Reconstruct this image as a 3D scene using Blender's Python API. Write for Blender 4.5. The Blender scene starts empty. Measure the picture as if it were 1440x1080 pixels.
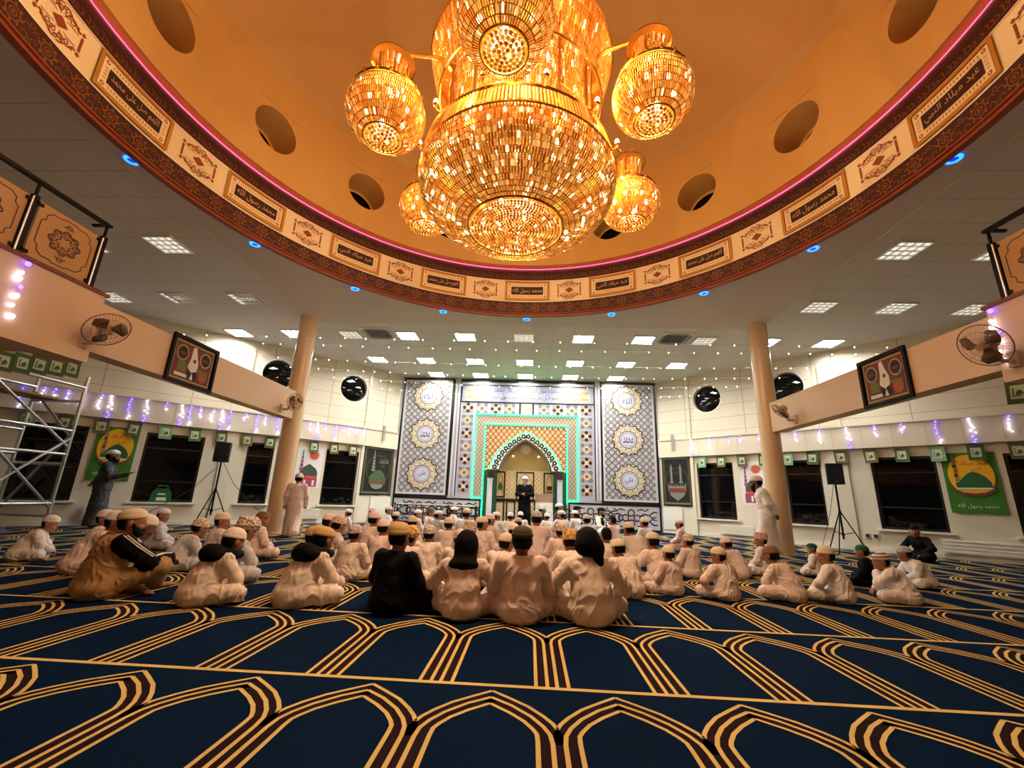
import bpy, bmesh, math, random
import numpy as np
from mathutils import Vector, Matrix, noise as mnoise
random.seed(7)
PI = math.pi
SC = bpy.context.scene
COL = SC.collection

# ------------------------------------------------------------------ helpers
def lin(c):
    return tuple(((v/255.0)/12.92 if v/255.0 <= 0.04045 else ((v/255.0+0.055)/1.055)**2.4) for v in c)

MATS = {}
def M(name, col, rough=0.6, metal=0.0, emit=None, es=0.0, var=None, bump=None, coat=0.0, trans=0.0, sheen=0.0, spec=None):
    if name in MATS: return MATS[name]
    m = bpy.data.materials.new(name); m.use_nodes = True
    nt = m.node_tree; b = nt.nodes['Principled BSDF']
    c = lin(col)
    b.inputs['Base Color'].default_value = (*c, 1)
    b.inputs['Roughness'].default_value = rough
    b.inputs['Metallic'].default_value = metal
    if spec is not None: b.inputs['Specular IOR Level'].default_value = spec
    if coat: b.inputs['Coat Weight'].default_value = coat
    if trans: b.inputs['Transmission Weight'].default_value = trans
    if sheen: b.inputs['Sheen Weight'].default_value = sheen
    if emit:
        b.inputs['Emission Color'].default_value = (*lin(emit), 1)
        b.inputs['Emission Strength'].default_value = es
    if var or bump:
        tc = nt.nodes.new('ShaderNodeTexCoord')
    if var:                     # (scale, amount): mottled tone
        n = nt.nodes.new('ShaderNodeTexNoise'); n.inputs['Scale'].default_value = var[0]; n.inputs['Detail'].default_value = 4
        nt.links.new(tc.outputs['Object'], n.inputs['Vector'])
        r = nt.nodes.new('ShaderNodeMapRange'); r.inputs['To Min'].default_value = 1-var[1]; r.inputs['To Max'].default_value = 1+var[1]
        nt.links.new(n.outputs['Fac'], r.inputs['Value'])
        mx = nt.nodes.new('ShaderNodeMix'); mx.data_type = 'RGBA'; mx.blend_type = 'MULTIPLY'; mx.inputs[0].default_value = 1
        mx.inputs[6].default_value = (*c, 1); nt.links.new(r.outputs[0], mx.inputs[7]); nt.links.new(mx.outputs[2], b.inputs['Base Color'])
    if bump:                    # (scale, strength)
        n = nt.nodes.new('ShaderNodeTexNoise'); n.inputs['Scale'].default_value = bump[0]; n.inputs['Detail'].default_value = 3
        nt.links.new(tc.outputs['Object'], n.inputs['Vector'])
        bp = nt.nodes.new('ShaderNodeBump'); bp.inputs['Strength'].default_value = bump[1]; bp.inputs['Distance'].default_value = 0.02
        nt.links.new(n.outputs['Fac'], bp.inputs['Height']); nt.links.new(bp.outputs[0], b.inputs['Normal'])
    MATS[name] = m
    return m

class MB:
    """collects shapes and links them as ONE mesh object"""
    def __init__(s): s.v = []; s.f = []; s.mi = []
    def add(s, vs, fs, mi=0):
        o = len(s.v); s.v.extend([tuple(p) for p in vs])
        s.f.extend([tuple(i+o for i in f) for f in fs]); s.mi.extend([mi]*len(fs)); return s
    def quad(s, a, b, c, d, mi=0): return s.add([a, b, c, d], [(0, 1, 2, 3)], mi)
    def obox(s, c, ax, hs, mi=0):
        """oriented box: centre, three unit axes, half sizes"""
        c = Vector(c); X, Y, Z = [Vector(a)*h for a, h in zip(ax, hs)]
        vs = [c+sx*X+sy*Y+sz*Z for sx in (-1, 1) for sy in (-1, 1) for sz in (-1, 1)]
        return s.add(vs, [(0, 1, 3, 2), (4, 6, 7, 5), (0, 4, 5, 1), (2, 3, 7, 6), (0, 2, 6, 4), (1, 5, 7, 3)], mi)
    def box(s, lo, hi, mi=0):
        c = [(a+b)/2 for a, b in zip(lo, hi)]; h = [(b-a)/2 for a, b in zip(lo, hi)]
        return s.obox(c, ((1, 0, 0), (0, 1, 0), (0, 0, 1)), h, mi)
    def tube(s, pts, r, n=8, mi=0, caps=True, closed=False):
        pts = [Vector(p) for p in pts]; k = len(pts); rs = r if isinstance(r, (list, tuple)) else [r]*k
        vs = []; up = None
        for i, p in enumerate(pts):
            t = (pts[(i+1) % k]-pts[i-1]) if closed else (pts[min(i+1, k-1)]-pts[max(i-1, 0)])
            t = t.normalized() if t.length > 1e-9 else Vector((0, 0, 1))
            if up is None: up = Vector((0, 0, 1)) if abs(t.z) < 0.9 else Vector((1, 0, 0))
            x = t.cross(up); x = x.normalized() if x.length > 1e-6 else Vector((1, 0, 0)); y = x.cross(t).normalized(); up = y
            for j in range(n):
                a = 2*PI*j/n; vs.append(p+(x*math.cos(a)+y*math.sin(a))*rs[i])
        fs = []
        for i in range(k if closed else k-1):
            i2 = (i+1) % k
            for j in range(n): fs.append((i*n+j, i*n+(j+1) % n, i2*n+(j+1) % n, i2*n+j))
        if caps and not closed: fs += [tuple(range(n-1, -1, -1)), tuple((k-1)*n+j for j in range(n))]
        return s.add(vs, fs, mi)
    def lathe(s, prof, c=(0, 0, 0), n=24, mi=0, sx=1.0, sy=1.0, a0=0, a1=2*PI):
        full = abs(a1-a0-2*PI) < 1e-6; m = n if full else n+1; vs = []
        for r, z in prof:
            for j in range(m):
                a = a0+(a1-a0)*j/n; vs.append((c[0]+r*math.cos(a)*sx, c[1]+r*math.sin(a)*sy, c[2]+z))
        fs = []
        for i in range(len(prof)-1):
            for j in range(n if full else n): 
                j2 = (j+1) % m
                fs.append((i*m+j, i*m+j2, (i+1)*m+j2, (i+1)*m+j))
        return s.add(vs, fs, mi)
    def ball(s, c, r, n=10, mi=0, sc=(1, 1, 1)):
        k = max(4, n//2); prof = [(r*math.sin(PI*i/k), -r*math.cos(PI*i/k)) for i in range(k+1)]
        vs = []; 
        for rr, z in prof:
            for j in range(n): a = 2*PI*j/n; vs.append((c[0]+rr*math.cos(a)*sc[0], c[1]+rr*math.sin(a)*sc[1], c[2]+z*sc[2]))
        fs = [(i*n+j, i*n+(j+1) % n, (i+1)*n+(j+1) % n, (i+1)*n+j) for i in range(k) for j in range(n)]
        return s.add(vs, fs, mi)
    def prism(s, fr, poly, d0, d1, mi=0):
        """polygon in a frame's (u,v) plane, extruded from depth d0 to d1"""
        n = len(poly); vs = [fr(u, v, d0) for u, v in poly]+[fr(u, v, d1) for u, v in poly]
        return s.add(vs, [tuple(range(n)), tuple(range(2*n-1, n-1, -1))]+[(i, (i+1) % n, n+(i+1) % n, n+i) for i in range(n)], mi)
    def rect(s, fr, u0, v0, u1, v1, d, mi=0, nu=1):
        for k in range(nu):
            a = u0+(u1-u0)*k/nu; b = u0+(u1-u0)*(k+1)/nu
            s.add([fr(a, v0, d), fr(b, v0, d), fr(b, v1, d), fr(a, v1, d)], [(0, 1, 2, 3)], mi)
        return s
    def slab(s, fr, u0, v0, u1, v1, d0, d1, mi=0): return s.prism(fr, [(u0, v0), (u1, v0), (u1, v1), (u0, v1)], d0, d1, mi)
    def border(s, fr, u0, v0, u1, v1, w, d0, d1, mi=0):
        s.slab(fr, u0, v0, u1, v0+w, d0, d1, mi); s.slab(fr, u0, v1-w, u1, v1, d0, d1, mi)
        s.slab(fr, u0, v0+w, u0+w, v1-w, d0, d1, mi); s.slab(fr, u1-w, v0+w, u1, v1-w, d0, d1, mi); return s
    def poly(s, fr, pts, d, mi=0):
        return s.add([fr(u, v, d) for u, v in pts], [tuple(range(len(pts)))], mi)
    def ribbon(s, fr, pts, w, d, mi=0, closed=False):
        n = len(pts); L = []
        for i in range(n):
            a = pts[(i-1) % n] if (closed or i > 0) else pts[i]; b = pts[(i+1) % n] if (closed or i < n-1) else pts[i]
            tx, ty = b[0]-a[0], b[1]-a[1]; l = math.hypot(tx, ty) or 1; ww = w[i] if isinstance(w, (list, tuple)) else w
            L.append((pts[i], (-ty/l*ww/2, tx/l*ww/2)))
        for i in range(n if closed else n-1):
            (p, q), (p2, q2) = L[i], L[(i+1) % n]
            s.add([fr(p[0]-q[0], p[1]-q[1], d), fr(p2[0]-q2[0], p2[1]-q2[1], d), fr(p2[0]+q2[0], p2[1]+q2[1], d), fr(p[0]+q[0], p[1]+q[1], d)], [(0, 1, 2, 3)], mi)
        return s
    def ring(s, fr, cu, cv, r0, r1, d, mi=0, n=24, a0=0, a1=2*PI):
        for k in range(n):
            a = a0+(a1-a0)*k/n; b = a0+(a1-a0)*(k+1)/n
            s.add([fr(cu+r0*math.cos(a), cv+r0*math.sin(a), d), fr(cu+r1*math.cos(a), cv+r1*math.sin(a), d), fr(cu+r1*math.cos(b), cv+r1*math.sin(b), d), fr(cu+r0*math.cos(b), cv+r0*math.sin(b), d)], [(0, 1, 2, 3)], mi)
        return s
    def disc(s, fr, cu, cv, r, d, mi=0, n=20, ry=None):
        ry = ry or r
        return s.poly(fr, [(cu+r*math.cos(2*PI*k/n), cv+ry*math.sin(2*PI*k/n)) for k in range(n)], d, mi)
    def text(s, fr, txt, cu, cv, h, d, mi=0, maxw=None, raw=False):
        vs, fs = text_mesh(txt, raw)
        if not vs: return s
        x0 = min(p[0] for p in vs); x1 = max(p[0] for p in vs); y0 = min(p[1] for p in vs); y1 = max(p[1] for p in vs)
        k = h/(y1-y0); kx = k
        if maxw and (x1-x0)*k > maxw: kx = maxw/(x1-x0)
        return s.add([fr(cu+(p[0]-(x0+x1)/2)*kx, cv+(p[1]-(y0+y1)/2)*k, d) for p in vs], fs, mi)
    def mesh(s, name, mats, smooth=False):
        me = bpy.data.meshes.new(name); me.from_pydata(s.v, [], s.f)
        for m in (mats if isinstance(mats, (list, tuple)) else [mats]): me.materials.append(m)
        if any(s.mi): me.polygons.foreach_set('material_index', s.mi)
        if smooth is True: me.polygons.foreach_set('use_smooth', [True]*len(s.f))
        me.update()
        if isinstance(smooth, (int, float)) and smooth is not True and smooth:
            bm = bmesh.new(); bm.from_mesh(me); lim = math.radians(smooth)
            for f in bm.faces: f.smooth = True
            for e in bm.edges:
                if len(e.link_faces) == 2 and e.calc_face_angle(0) > lim: e.smooth = False
            bm.to_mesh(me); bm.free()
        return me
    def build(s, name, mats, parent=None, smooth=False, loc=None):
        return put(name, s.mesh(name, mats, smooth), parent, loc)

def put(name, me, parent=None, loc=None):
    o = bpy.data.objects.new(name, me); COL.objects.link(o)
    if parent is not None: o.parent = parent
    if loc is not None: o.location = loc
    return o
def tag(o, label=None, cat=None, group=None, kind=None):
    if label: o['label'] = label
    if cat: o['category'] = cat
    if group: o['group'] = group
    if kind: o['kind'] = kind
    return o
def thing(name, label, cat, loc=(0, 0, 0), rz=0, group=None):
    o = bpy.data.objects.new(name, None); COL.objects.link(o); o.empty_display_size = 0.1
    o.location = loc; o.rotation_euler = (0, 0, rz); return tag(o, label, cat, group)
def struct(name, mb, mats, label=None, smooth=False):
    o = mb.build(name, mats, None, smooth); o['kind'] = 'structure'
    if label: o['label'] = label
    return o
def copy_tree(o, parent=None):
    c = o.copy(); COL.objects.link(c)
    if parent is not None: c.parent = parent
    for ch in list(o.children): copy_tree(ch, c)
    return c
def frame(o, u, n, v=(0, 0, 1)):
    """flat frame: origin, u axis, outward normal, v axis"""
    o, u, n, v = Vector(o), Vector(u).normalized(), Vector(n).normalized(), Vector(v).normalized()
    def f(a, b, d=0.0): return o+u*a+v*b+n*d
    f.o, f.u, f.n, f.v = o, u, n, v
    return f

# Arabic shaping, laid out right to left
_F = {'ا': (0xfe8d, 0), 'ب': (0xfe8f, 1), 'ت': (0xfe95, 1), 'ج': (0xfe9d, 1), 'ح': (0xfea1, 1), 'د': (0xfea9, 0), 'ر': (0xfead, 0), 'س': (0xfeb1, 1), 'ش': (0xfeb5, 1), 'ص': (0xfeb9, 1), 'ع': (0xfec9, 1), 'ف': (0xfed1, 1), 'ك': (0xfed9, 1), 'ل': (0xfedd, 1), 'م': (0xfee1, 1), 'ن': (0xfee5, 1), 'ه': (0xfee9, 1), 'و': (0xfeed, 0), 'ي': (0xfef1, 1), 'ى': (0xfeef, 0), 'ة': (0xfe93, 0)}
def shape_ar(t):
    out = []
    for w in t.split(' '):
        q = ''
        for i, c in enumerate(w):
            b, dual = _F[c]; p = i > 0 and _F[w[i-1]][1]; n = dual and i < len(w)-1
            q += chr(b+(3 if (p and n) else 1 if p else 2 if n else 0))
        out.append(q[::-1])
    return ' '.join(out[::-1])
_T = {}
def text_mesh(t, raw=False):
    if t in _T: return _T[t]
    c = bpy.data.curves.new('lettering', 'FONT'); c.body = t if raw else shape_ar(t); c.resolution_u = 2
    o = bpy.data.objects.new('lettering', c); COL.objects.link(o)
    ev = o.evaluated_get(bpy.context.evaluated_depsgraph_get()); me = ev.to_mesh()
    vs = [tuple(v.co) for v in me.vertices]; fs = [tuple(p.vertices) for p in me.polygons]
    ev.to_mesh_clear(); bpy.data.objects.remove(o); bpy.data.curves.remove(c)
    _T[t] = (vs, fs); return _T[t]
LIT, CRY, CH_E = 76.0, .36, 60.0
# ------------------------------------------------------------------ bodies: smooth-blended volumes, polygonised as one surface
class Field:
    def __init__(s, lo, hi, h):
        s.lo = np.array(lo, np.float32); s.h = h
        s.n = np.ceil((np.array(hi)-np.array(lo))/h).astype(int)+1
        s.d = np.full(tuple(s.n), 0.3, np.float32)
    def sl(s, lo, hi, pad):
        a = np.clip(((np.array(lo)-pad-s.lo)/s.h).astype(int), 0, s.n-1); b = np.clip(((np.array(hi)+pad-s.lo)/s.h).astype(int)+2, 1, s.n)
        ax = [s.lo[i]+s.h*np.arange(a[i], b[i], dtype=np.float32) for i in range(3)]
        return tuple(slice(a[i], b[i]) for i in range(3)), np.meshgrid(*ax, indexing='ij', sparse=True)
    def mix(s, sl, d, k):
        e = s.d[sl]
        if k <= 0: s.d[sl] = np.minimum(e, d); return
        hh = np.clip(0.5+0.5*(e-d)/k, 0, 1); s.d[sl] = e+(d-e)*hh-k*hh*(1-hh)
    def cap(s, a, b, ra, rb=None, k=0.03):
        rb = ra if rb is None else rb; a = np.array(a, np.float32); b = np.array(b, np.float32); m = max(ra, rb)
        sl, (x, y, z) = s.sl(np.minimum(a, b)-m, np.maximum(a, b)+m, k+0.02)
        ab = b-a; t = np.clip(((x-a[0])*ab[0]+(y-a[1])*ab[1]+(z-a[2])*ab[2])/max(1e-9, float(ab@ab)), 0, 1)
        d = np.sqrt((x-a[0]-ab[0]*t)**2+(y-a[1]-ab[1]*t)**2+(z-a[2]-ab[2]*t)**2)-(ra+(rb-ra)*t)
        s.mix(sl, d, k)
    def ell(s, c, r, k=0.03, R=None, cut=False):
        c = np.array(c, np.float32); r = np.array(r, np.float32); m = float(r.max())
        sl, (x, y, z) = s.sl(c-m, c+m, k+0.02)
        x, y, z = x-c[0], y-c[1], z-c[2]
        if R is not None:
            R = np.array(R, np.float32); x, y, z = (R[0, 0]*x+R[1, 0]*y+R[2, 0]*z, R[0, 1]*x+R[1, 1]*y+R[2, 1]*z, R[0, 2]*x+R[1, 2]*y+R[2, 2]*z)
        k0 = np.sqrt((x/r[0])**2+(y/r[1])**2+(z/r[2])**2); k1 = np.sqrt((x/r[0]**2)**2+(y/r[1]**2)**2+(z/r[2]**2)**2)
        d = k0*(k0-1)/np.maximum(k1, 1e-6)
        if cut:
            e = s.d[sl]; hh = np.clip(0.5-0.5*(e+d)/max(k, 1e-6), 0, 1); s.d[sl] = e+(-d-e)*hh+k*hh*(1-hh)
        else: s.mix(sl, d, k)
    def floor(s, z0=0.0):
        z = s.lo[2]+s.h*np.arange(s.n[2], dtype=np.float32); s.d = np.maximum(s.d, (z0-z)[None, None, :])
    def net(s):
        d = s.d; d[0] = d[-1] = 0.1; d[:, 0] = d[:, -1] = 0.1; d[:, :, 0] = d[:, :, -1] = 0.1
        ins = d < 0; n = np.array(d.shape)-1
        acc = np.zeros((*n, 3), np.float32); cnt = np.zeros(tuple(n), np.float32)
        cs = [(i, j, k) for i in (0, 1) for j in (0, 1) for k in (0, 1)]
        sub = lambda A, c: A[c[0]:c[0]+n[0], c[1]:c[1]+n[1], c[2]:c[2]+n[2]]
        for ax in range(3):
            for c in cs:
                if c[ax]: continue
                c2 = list(c); c2[ax] = 1
                d0, d1 = sub(d, c), sub(d, c2); m = sub(ins, c) != sub(ins, c2)
                t = d0[m]/(d0[m]-d1[m]); p = np.tile(np.array(c, np.float32), (len(t), 1)); p[:, ax] += t
                acc[m] += p; cnt[m] += 1
        act = cnt > 0; idx = np.full(tuple(n), -1, np.int64); ids = np.argwhere(act); idx[act] = np.arange(len(ids))
        V = s.lo+s.h*(ids+acc[act]/cnt[act][:, None])
        F = []
        for ax in range(3):
            o1, o2 = [(1, 2), (2, 0), (0, 1)][ax]
            c2 = [0, 0, 0]; c2[ax] = 1
            m = sub(ins, (0, 0, 0)) != sub(ins, c2); q = np.argwhere(m)
            q = q[(q[:, o1] > 0) & (q[:, o2] > 0)]
            e1 = np.eye(3, dtype=int)[o1]; e2 = np.eye(3, dtype=int)[o2]
            g = lambda p: idx[p[:, 0], p[:, 1], p[:, 2]]
            quad = np.stack([g(q), g(q-e1), g(q-e1-e2), g(q-e2)], 1)
            fl = ~ins[q[:, 0], q[:, 1], q[:, 2]]
            quad[fl] = quad[fl][:, ::-1]
            F.append(quad)
        F = np.concatenate(F); F = F[(F >= 0).all(1)]
        return V, F
def np_mesh(name, V, F, mats, fold=0.0, seed=0, smooth_it=1, ground=False):
    me = bpy.data.meshes.new(name)
    # relax
    for _ in range(smooth_it):
        A = np.zeros_like(V); C = np.zeros(len(V), np.float32)
        for a, b in ((0, 1), (1, 2), (2, 3), (3, 0)):
            np.add.at(A, F[:, a], V[F[:, b]]); np.add.at(C, F[:, a], 1)
            np.add.at(A, F[:, b], V[F[:, a]]); np.add.at(C, F[:, b], 1)
        V = 0.5*V+0.5*A/np.maximum(C, 1)[:, None]
    if fold:
        n1 = np.cross(V[F[:, 2]]-V[F[:, 0]], V[F[:, 3]]-V[F[:, 1]]); N = np.zeros_like(V)
        for a in range(4): np.add.at(N, F[:, a], n1)
        N /= np.maximum(np.linalg.norm(N, axis=1), 1e-9)[:, None]
        off = np.zeros(len(V), np.float32)
        for i, p in enumerate(V):
            q = Vector((p[0]*7+seed*3.1, p[1]*7, p[2]*4.5)); w = mnoise.noise(q*0.6+Vector((5, 2, 1)))
            a = mnoise.noise(Vector((q.x+1.6*w, q.y+1.6*w, q.z*1.0+2.2*w)))
            b = mnoise.noise(Vector((q.x*2.1+2*w, q.y*2.1, q.z*2.4+3*w)))
            ra = 1-2.4*abs(a); rb = 1-2.4*abs(b)
            off[i] = max(ra, -.2)**3*0.9*(1 if ra > 0 else -1)*(1 if ra > 0 else .2)+rb*0.38
        V = V+N*(off*fold)[:, None]
        if ground: V[:, 2] = np.maximum(V[:, 2], 0.003)
    me.from_pydata(V.tolist(), [], F.tolist())
    for m in mats: me.materials.append(m)
    me.polygons.foreach_set('use_smooth', [True]*len(F)); me.update()
    return me
def rot(yaw, pitch=0, roll=0):
    return Matrix.Rotation(yaw, 3, 'Z') @ Matrix.Rotation(pitch, 3, 'X') @ Matrix.Rotation(roll, 3, 'Y')
def V3(*a): return Vector(a)

HS = 1.25
def head_sdf(f, hc, R):
    """skull, jaw, nose, brow, sockets, lips, ears around the head centre; +Y of R is the face"""
    P = lambda x, y, z: np.array(hc)+np.array(R @ Vector((x, y, z)))*HS
    ell, cap = f.ell, f.cap
    E = lambda c, r, *a, **k: ell(c, tuple(q*HS for q in r), *a, **k); K = lambda p, q, r0, r1, k: cap(p, q, r0*HS, r1*HS, k)
    Rn = [[R[i][j] for j in range(3)] for i in range(3)]
    E(P(0, -0.008, 0.02), (0.076, 0.095, 0.095), 0.02, Rn)
    E(P(0, 0.03, -0.045), (0.056, 0.062, 0.075), 0.03, Rn)
    E(P(0, 0.055, -0.098), (0.028, 0.026, 0.022), 0.025, Rn)
    for s in (-1, 1):
        E(P(s*0.031, 0.088, 0.005), (0.017, 0.014, 0.012), 0.012, Rn, cut=True)
        E(P(s*0.031, 0.077, 0.004), (0.0135, 0.0125, 0.0105), 0.004, Rn)
        K(P(s*0.014, 0.088, 0.026), P(s*0.048, 0.074, 0.024), 0.0085, 0.006, 0.012)
        E(P(s*0.079, -0.002, -0.005), (0.011, 0.023, 0.034), 0.006, Rn)
        K(P(s*0.043, 0.07, -0.03), P(s*0.03, 0.082, -0.035), 0.014, 0.01, 0.02)
    K(P(0, 0.088, 0.012), P(0, 0.107, -0.026), 0.008, 0.0125, 0.012)
    for s in (-1, 1): E(P(s*0.012, 0.096, -0.031), (0.008, 0.009, 0.007), 0.006, Rn)
    K(P(-0.02, 0.086, -0.058), P(0.02, 0.086, -0.058), 0.0065, 0.0065, 0.006)
    K(P(-0.017, 0.084, -0.071), P(0.017, 0.084, -0.071), 0.0075, 0.0075, 0.006)
def hand_sdf(f, w, d, n, s=1.0, curl=0.6):
    """palm, five bent fingers of unequal length; w wrist, d direction to the knuckles, n palm normal"""
    w = Vector(w); d = Vector(d).normalized(); n = (Vector(n)-d*Vector(n).dot(d)).normalized(); t = d.cross(n)
    kn = w+d*0.085*s
    f.cap(w, w+d*0.03*s, 0.024*s, 0.026*s, 0.015)
    for i, (o, L) in enumerate(((-0.032, 0.062), (-0.011, 0.074), (0.011, 0.07), (0.031, 0.055))):
        k0 = kn+t*o*s; f.cap(w+d*0.03*s+t*o*0.7*s, k0, 0.0125*s, 0.0105*s, 0.012)
        k1 = k0+(d*math.cos(curl*0.6)-n*math.sin(curl*0.6))*L*0.5*s
        k2 = k1+(d*math.cos(curl*1.5)-n*math.sin(curl*1.5))*L*0.32*s
        k3 = k2+(d*math.cos(curl*2.2)-n*math.sin(curl*2.2))*L*0.25*s
        f.cap(k0, k1, 0.0095*s, 0.0088*s, 0.003); f.cap(k1, k2, 0.0088*s, 0.008*s, 0.002); f.cap(k2, k3, 0.008*s, 0.0068*s, 0.002)
    th = w+d*0.028*s-t*0.028*s; t1 = th+(d*0.6-t*0.75-n*0.25).normalized()*0.042*s; t2 = t1+(d*0.9-t*0.2-n*0.4).normalized()*0.032*s
    f.cap(th, t1, 0.0125*s, 0.0105*s, 0.008); f.cap(t1, t2, 0.0105*s, 0.0085*s, 0.002)
def foot_sdf(f, heel, d, k=0.012):
    heel = Vector(heel); d = Vector(d).normalized(); side = Vector((-d.y, d.x, 0))
    if side.length < 0.1: side = Vector((1, 0, 0))
    f.cap(heel, heel+d*0.15, 0.034, 0.03, k); f.cap(heel+d*0.08, heel+d*0.17+side*0.015, 0.03, 0.026, k)
    for i in range(5):
        b = heel+d*(0.17-0.006*i)+side*(0.03-0.015*i); f.cap(b, b+d*(0.04-0.004*i), 0.0125-0.001*i, 0.010-0.001*i, 0.004)

# joints in metres; the person faces +Y, sits on z=0
def seated_joints(pose):
    J = dict(pelvis=V3(0, 0, .13), belly=V3(0, .03, .27), chest=V3(0, .05, .42), neck=V3(0, .06, .585), head=V3(0, .085, .715),
             shL=V3(-.185, .05, .53), shR=V3(.185, .05, .53), elL=V3(-.27, .12, .30), elR=V3(.27, .12, .30), haL=V3(-.09, .31, .20), haR=V3(.09, .31, .20),
             hipL=V3(-.1, .03, .12), hipR=V3(.1, .03, .12), knL=V3(-.35, .30, .125), knR=V3(.35, .30, .125), anL=V3(.10, .36, .055), anR=V3(-.10, .30, .06),
             yaw=0.0, pitch=-0.1, roll=0.0)
    J.update(pose); return J
def lerp(a, b, t): return a+(b-a)*t
def robe_fold(*a): pass
def make_person(J, name, standing=False, thick=1.0, h_body=0.010, h_robe=0.0125, fold=0.015, seed=0, slim=1.0):
    pts = [v for v in J.values() if isinstance(v, Vector)]
    lo = np.array([min(p[i] for p in pts) for i in range(3)])-np.array([.22, .22, .22]); hi = np.array([max(p[i] for p in pts) for i in range(3)])+np.array([.22, .24, .2])
    lo[2] = -0.03
    R = rot(J['yaw'], J['pitch'], J['roll']); J['head'] = J['head']+Vector((0, 0, .018))
    # --- body: one continuous surface (head, neck, trunk, arms, hands, legs, feet)
    f = Field(lo, hi, h_body)
    f.ell(J['pelvis'], (.13, .10, .10), .05); f.cap(J['pelvis'], J['belly'], .10, .105, .05); f.cap(J['belly'], J['chest'], .105, .12, .05)
    f.cap(lerp(J['chest'], J['shL'], .75), lerp(J['chest'], J['shR'], .75), .07, .07, .06)
    f.cap(J['chest'], J['neck'], .075, .055, .04); f.cap(J['neck'], J['head']-Vector((0, 0, .04)), .056, .056, .02)
    for s in 'LR':
        sh, el, ha, hip, kn, an = (J[k+s] for k in ('sh', 'el', 'ha', 'hip', 'kn', 'an'))
        f.cap(sh, el, .05, .041, .03); f.cap(el, ha, .04, .028, .02)
        f.cap(hip, kn, .082, .055, .04); f.cap(kn, an, .052, .038, .02)
        dirn = (ha-el).normalized(); hd = J.get('hd'+s, (dirn+Vector((0, 0, -.15))).normalized())
        hand_sdf(f, ha, hd, J.get('hn'+s, Vector((0, 0, 1))), 1.0, J.get('curl', .55))
        if 'ft'+s in J: foot_sdf(f, an, J['ft'+s])
        else: foot_sdf(f, an, (an-kn).normalized() if not standing else Vector((0, 1, 0)))
    head_sdf(f, J['head'], R); f.floor(0.002)
    body = np_mesh(name+'_body', *f.net(), [SKIN], 0, 0, 1)
    # --- clothing over it
    f = Field(lo, hi, h_robe); w = thick
    f.ell(J['pelvis']+Vector((0, -.005, -.015 if not standing else 0)), (.205*w, .165*w, .13) if not standing else (.17*w, .13*w, .14), .05)
    f.cap(J['pelvis'], J['belly'], .145*w, .15*w, .06); f.cap(J['belly'], J['chest'], .15*w, .15*w, .06)
    for s in (-1, 1):
        o = Vector((s*.055*w, 0, 0)); f.cap(J['pelvis']+o, J['belly']+o, .12*w, .125*w, .05); f.cap(J['belly']+o, J['chest']+o, .125*w, .13*w, .05)
    f.cap(lerp(J['chest'], J['shL'], .82)+Vector((0, 0, -.012)), lerp(J['chest'], J['shR'], .82)+Vector((0, 0, -.012)), .088*w, .088*w, .06)
    f.cap(J['chest'], lerp(J['chest'], J['neck'], .8), .11, .066, .045)
    for s in 'LR':
        sh, el, ha, hip, kn, an = (J[k+s] for k in ('sh', 'el', 'ha', 'hip', 'kn', 'an'))
        f.cap(sh, el, .075*w, .066*w, .035); f.cap(el, lerp(el, ha, .97), .066*w, .05, .03)
        if not standing:
            f.cap(hip, kn, .108*w, .076*w, .05); f.cap(kn, lerp(kn, an, .85), .076*w, .058, .04)
            if J.get('skirt', 1): f.cap(lerp(hip, kn, .7), lerp(kn, an, .6), .08, .07, .06)
        else:
            f.cap(hip, kn, .12*w, .125*w, .06); f.cap(kn, lerp(kn, an, .88), .125*w, .135*w, .06)
    if standing:
        m0 = lerp(J['hipL'], J['hipR'], .5); m1 = lerp(J['anL'], J['anR'], .5); m1.z = .13
        f.cap(m0, m1, .14*w, .15*w, .08)
        zz = .075; z = f.lo[2]+f.h*np.arange(f.n[2], dtype=np.float32); f.d = np.maximum(f.d, (zz-z)[None, None, :])
    else: f.floor(0.004)
    # neck opening
    f.ell(J['neck']+Vector((0, .01, .05)), (.062, .064, .05), .012, cut=True)
    robe = np_mesh(name+'_robe', *f.net(), [CLOTH], fold, seed, 1, True)
    H = Matrix.Translation(J['head']) @ R.to_4x4() @ Matrix.Scale(HS, 4)
    return dict(body=body, robe=robe, H=H, top=J['head']+R @ Vector((0, -.01, .125*HS)), J=J)
SKIN = M('skin', (150, 98, 72), .55); SKIN_B = M('skin_dark', (112, 70, 50), .55); SKIN_C = M('skin_light', (176, 124, 96), .55)
CLOTH = M('white_cotton', (232, 226, 222), .85, bump=(90, .12), spec=.2)
HAIRM = M('black_hair', (12, 10, 9), .6, bump=(160, .6), spec=.1); GREYB = M('grey_beard', (150, 146, 140), .7, bump=(160, .6))
CL = dict(white=CLOTH, cream=M('cream_cotton', (227, 209, 196), .85, bump=(90, .12)), grey=M('pale_grey_cotton', (196, 194, 196), .85, bump=(90, .12)),
          pink=M('blush_cotton', (228, 204, 196), .85, bump=(90, .12)), black=M('black_wool', (9, 9, 11), .85, bump=(120, .15), spec=.15), charcoal=M('charcoal_cotton', (62, 62, 68), .85, bump=(90, .15)),
          tan=M('tan_jersey', (176, 138, 92), .8, bump=(120, .12)), green=M('dark_green_wool', (20, 62, 40), .85, bump=(120, .2)), maroon=M('maroon_cotton', (70, 28, 36), .85), navy=M('navy_cotton', (28, 30, 48), .85, bump=(90, .12)))
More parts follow.
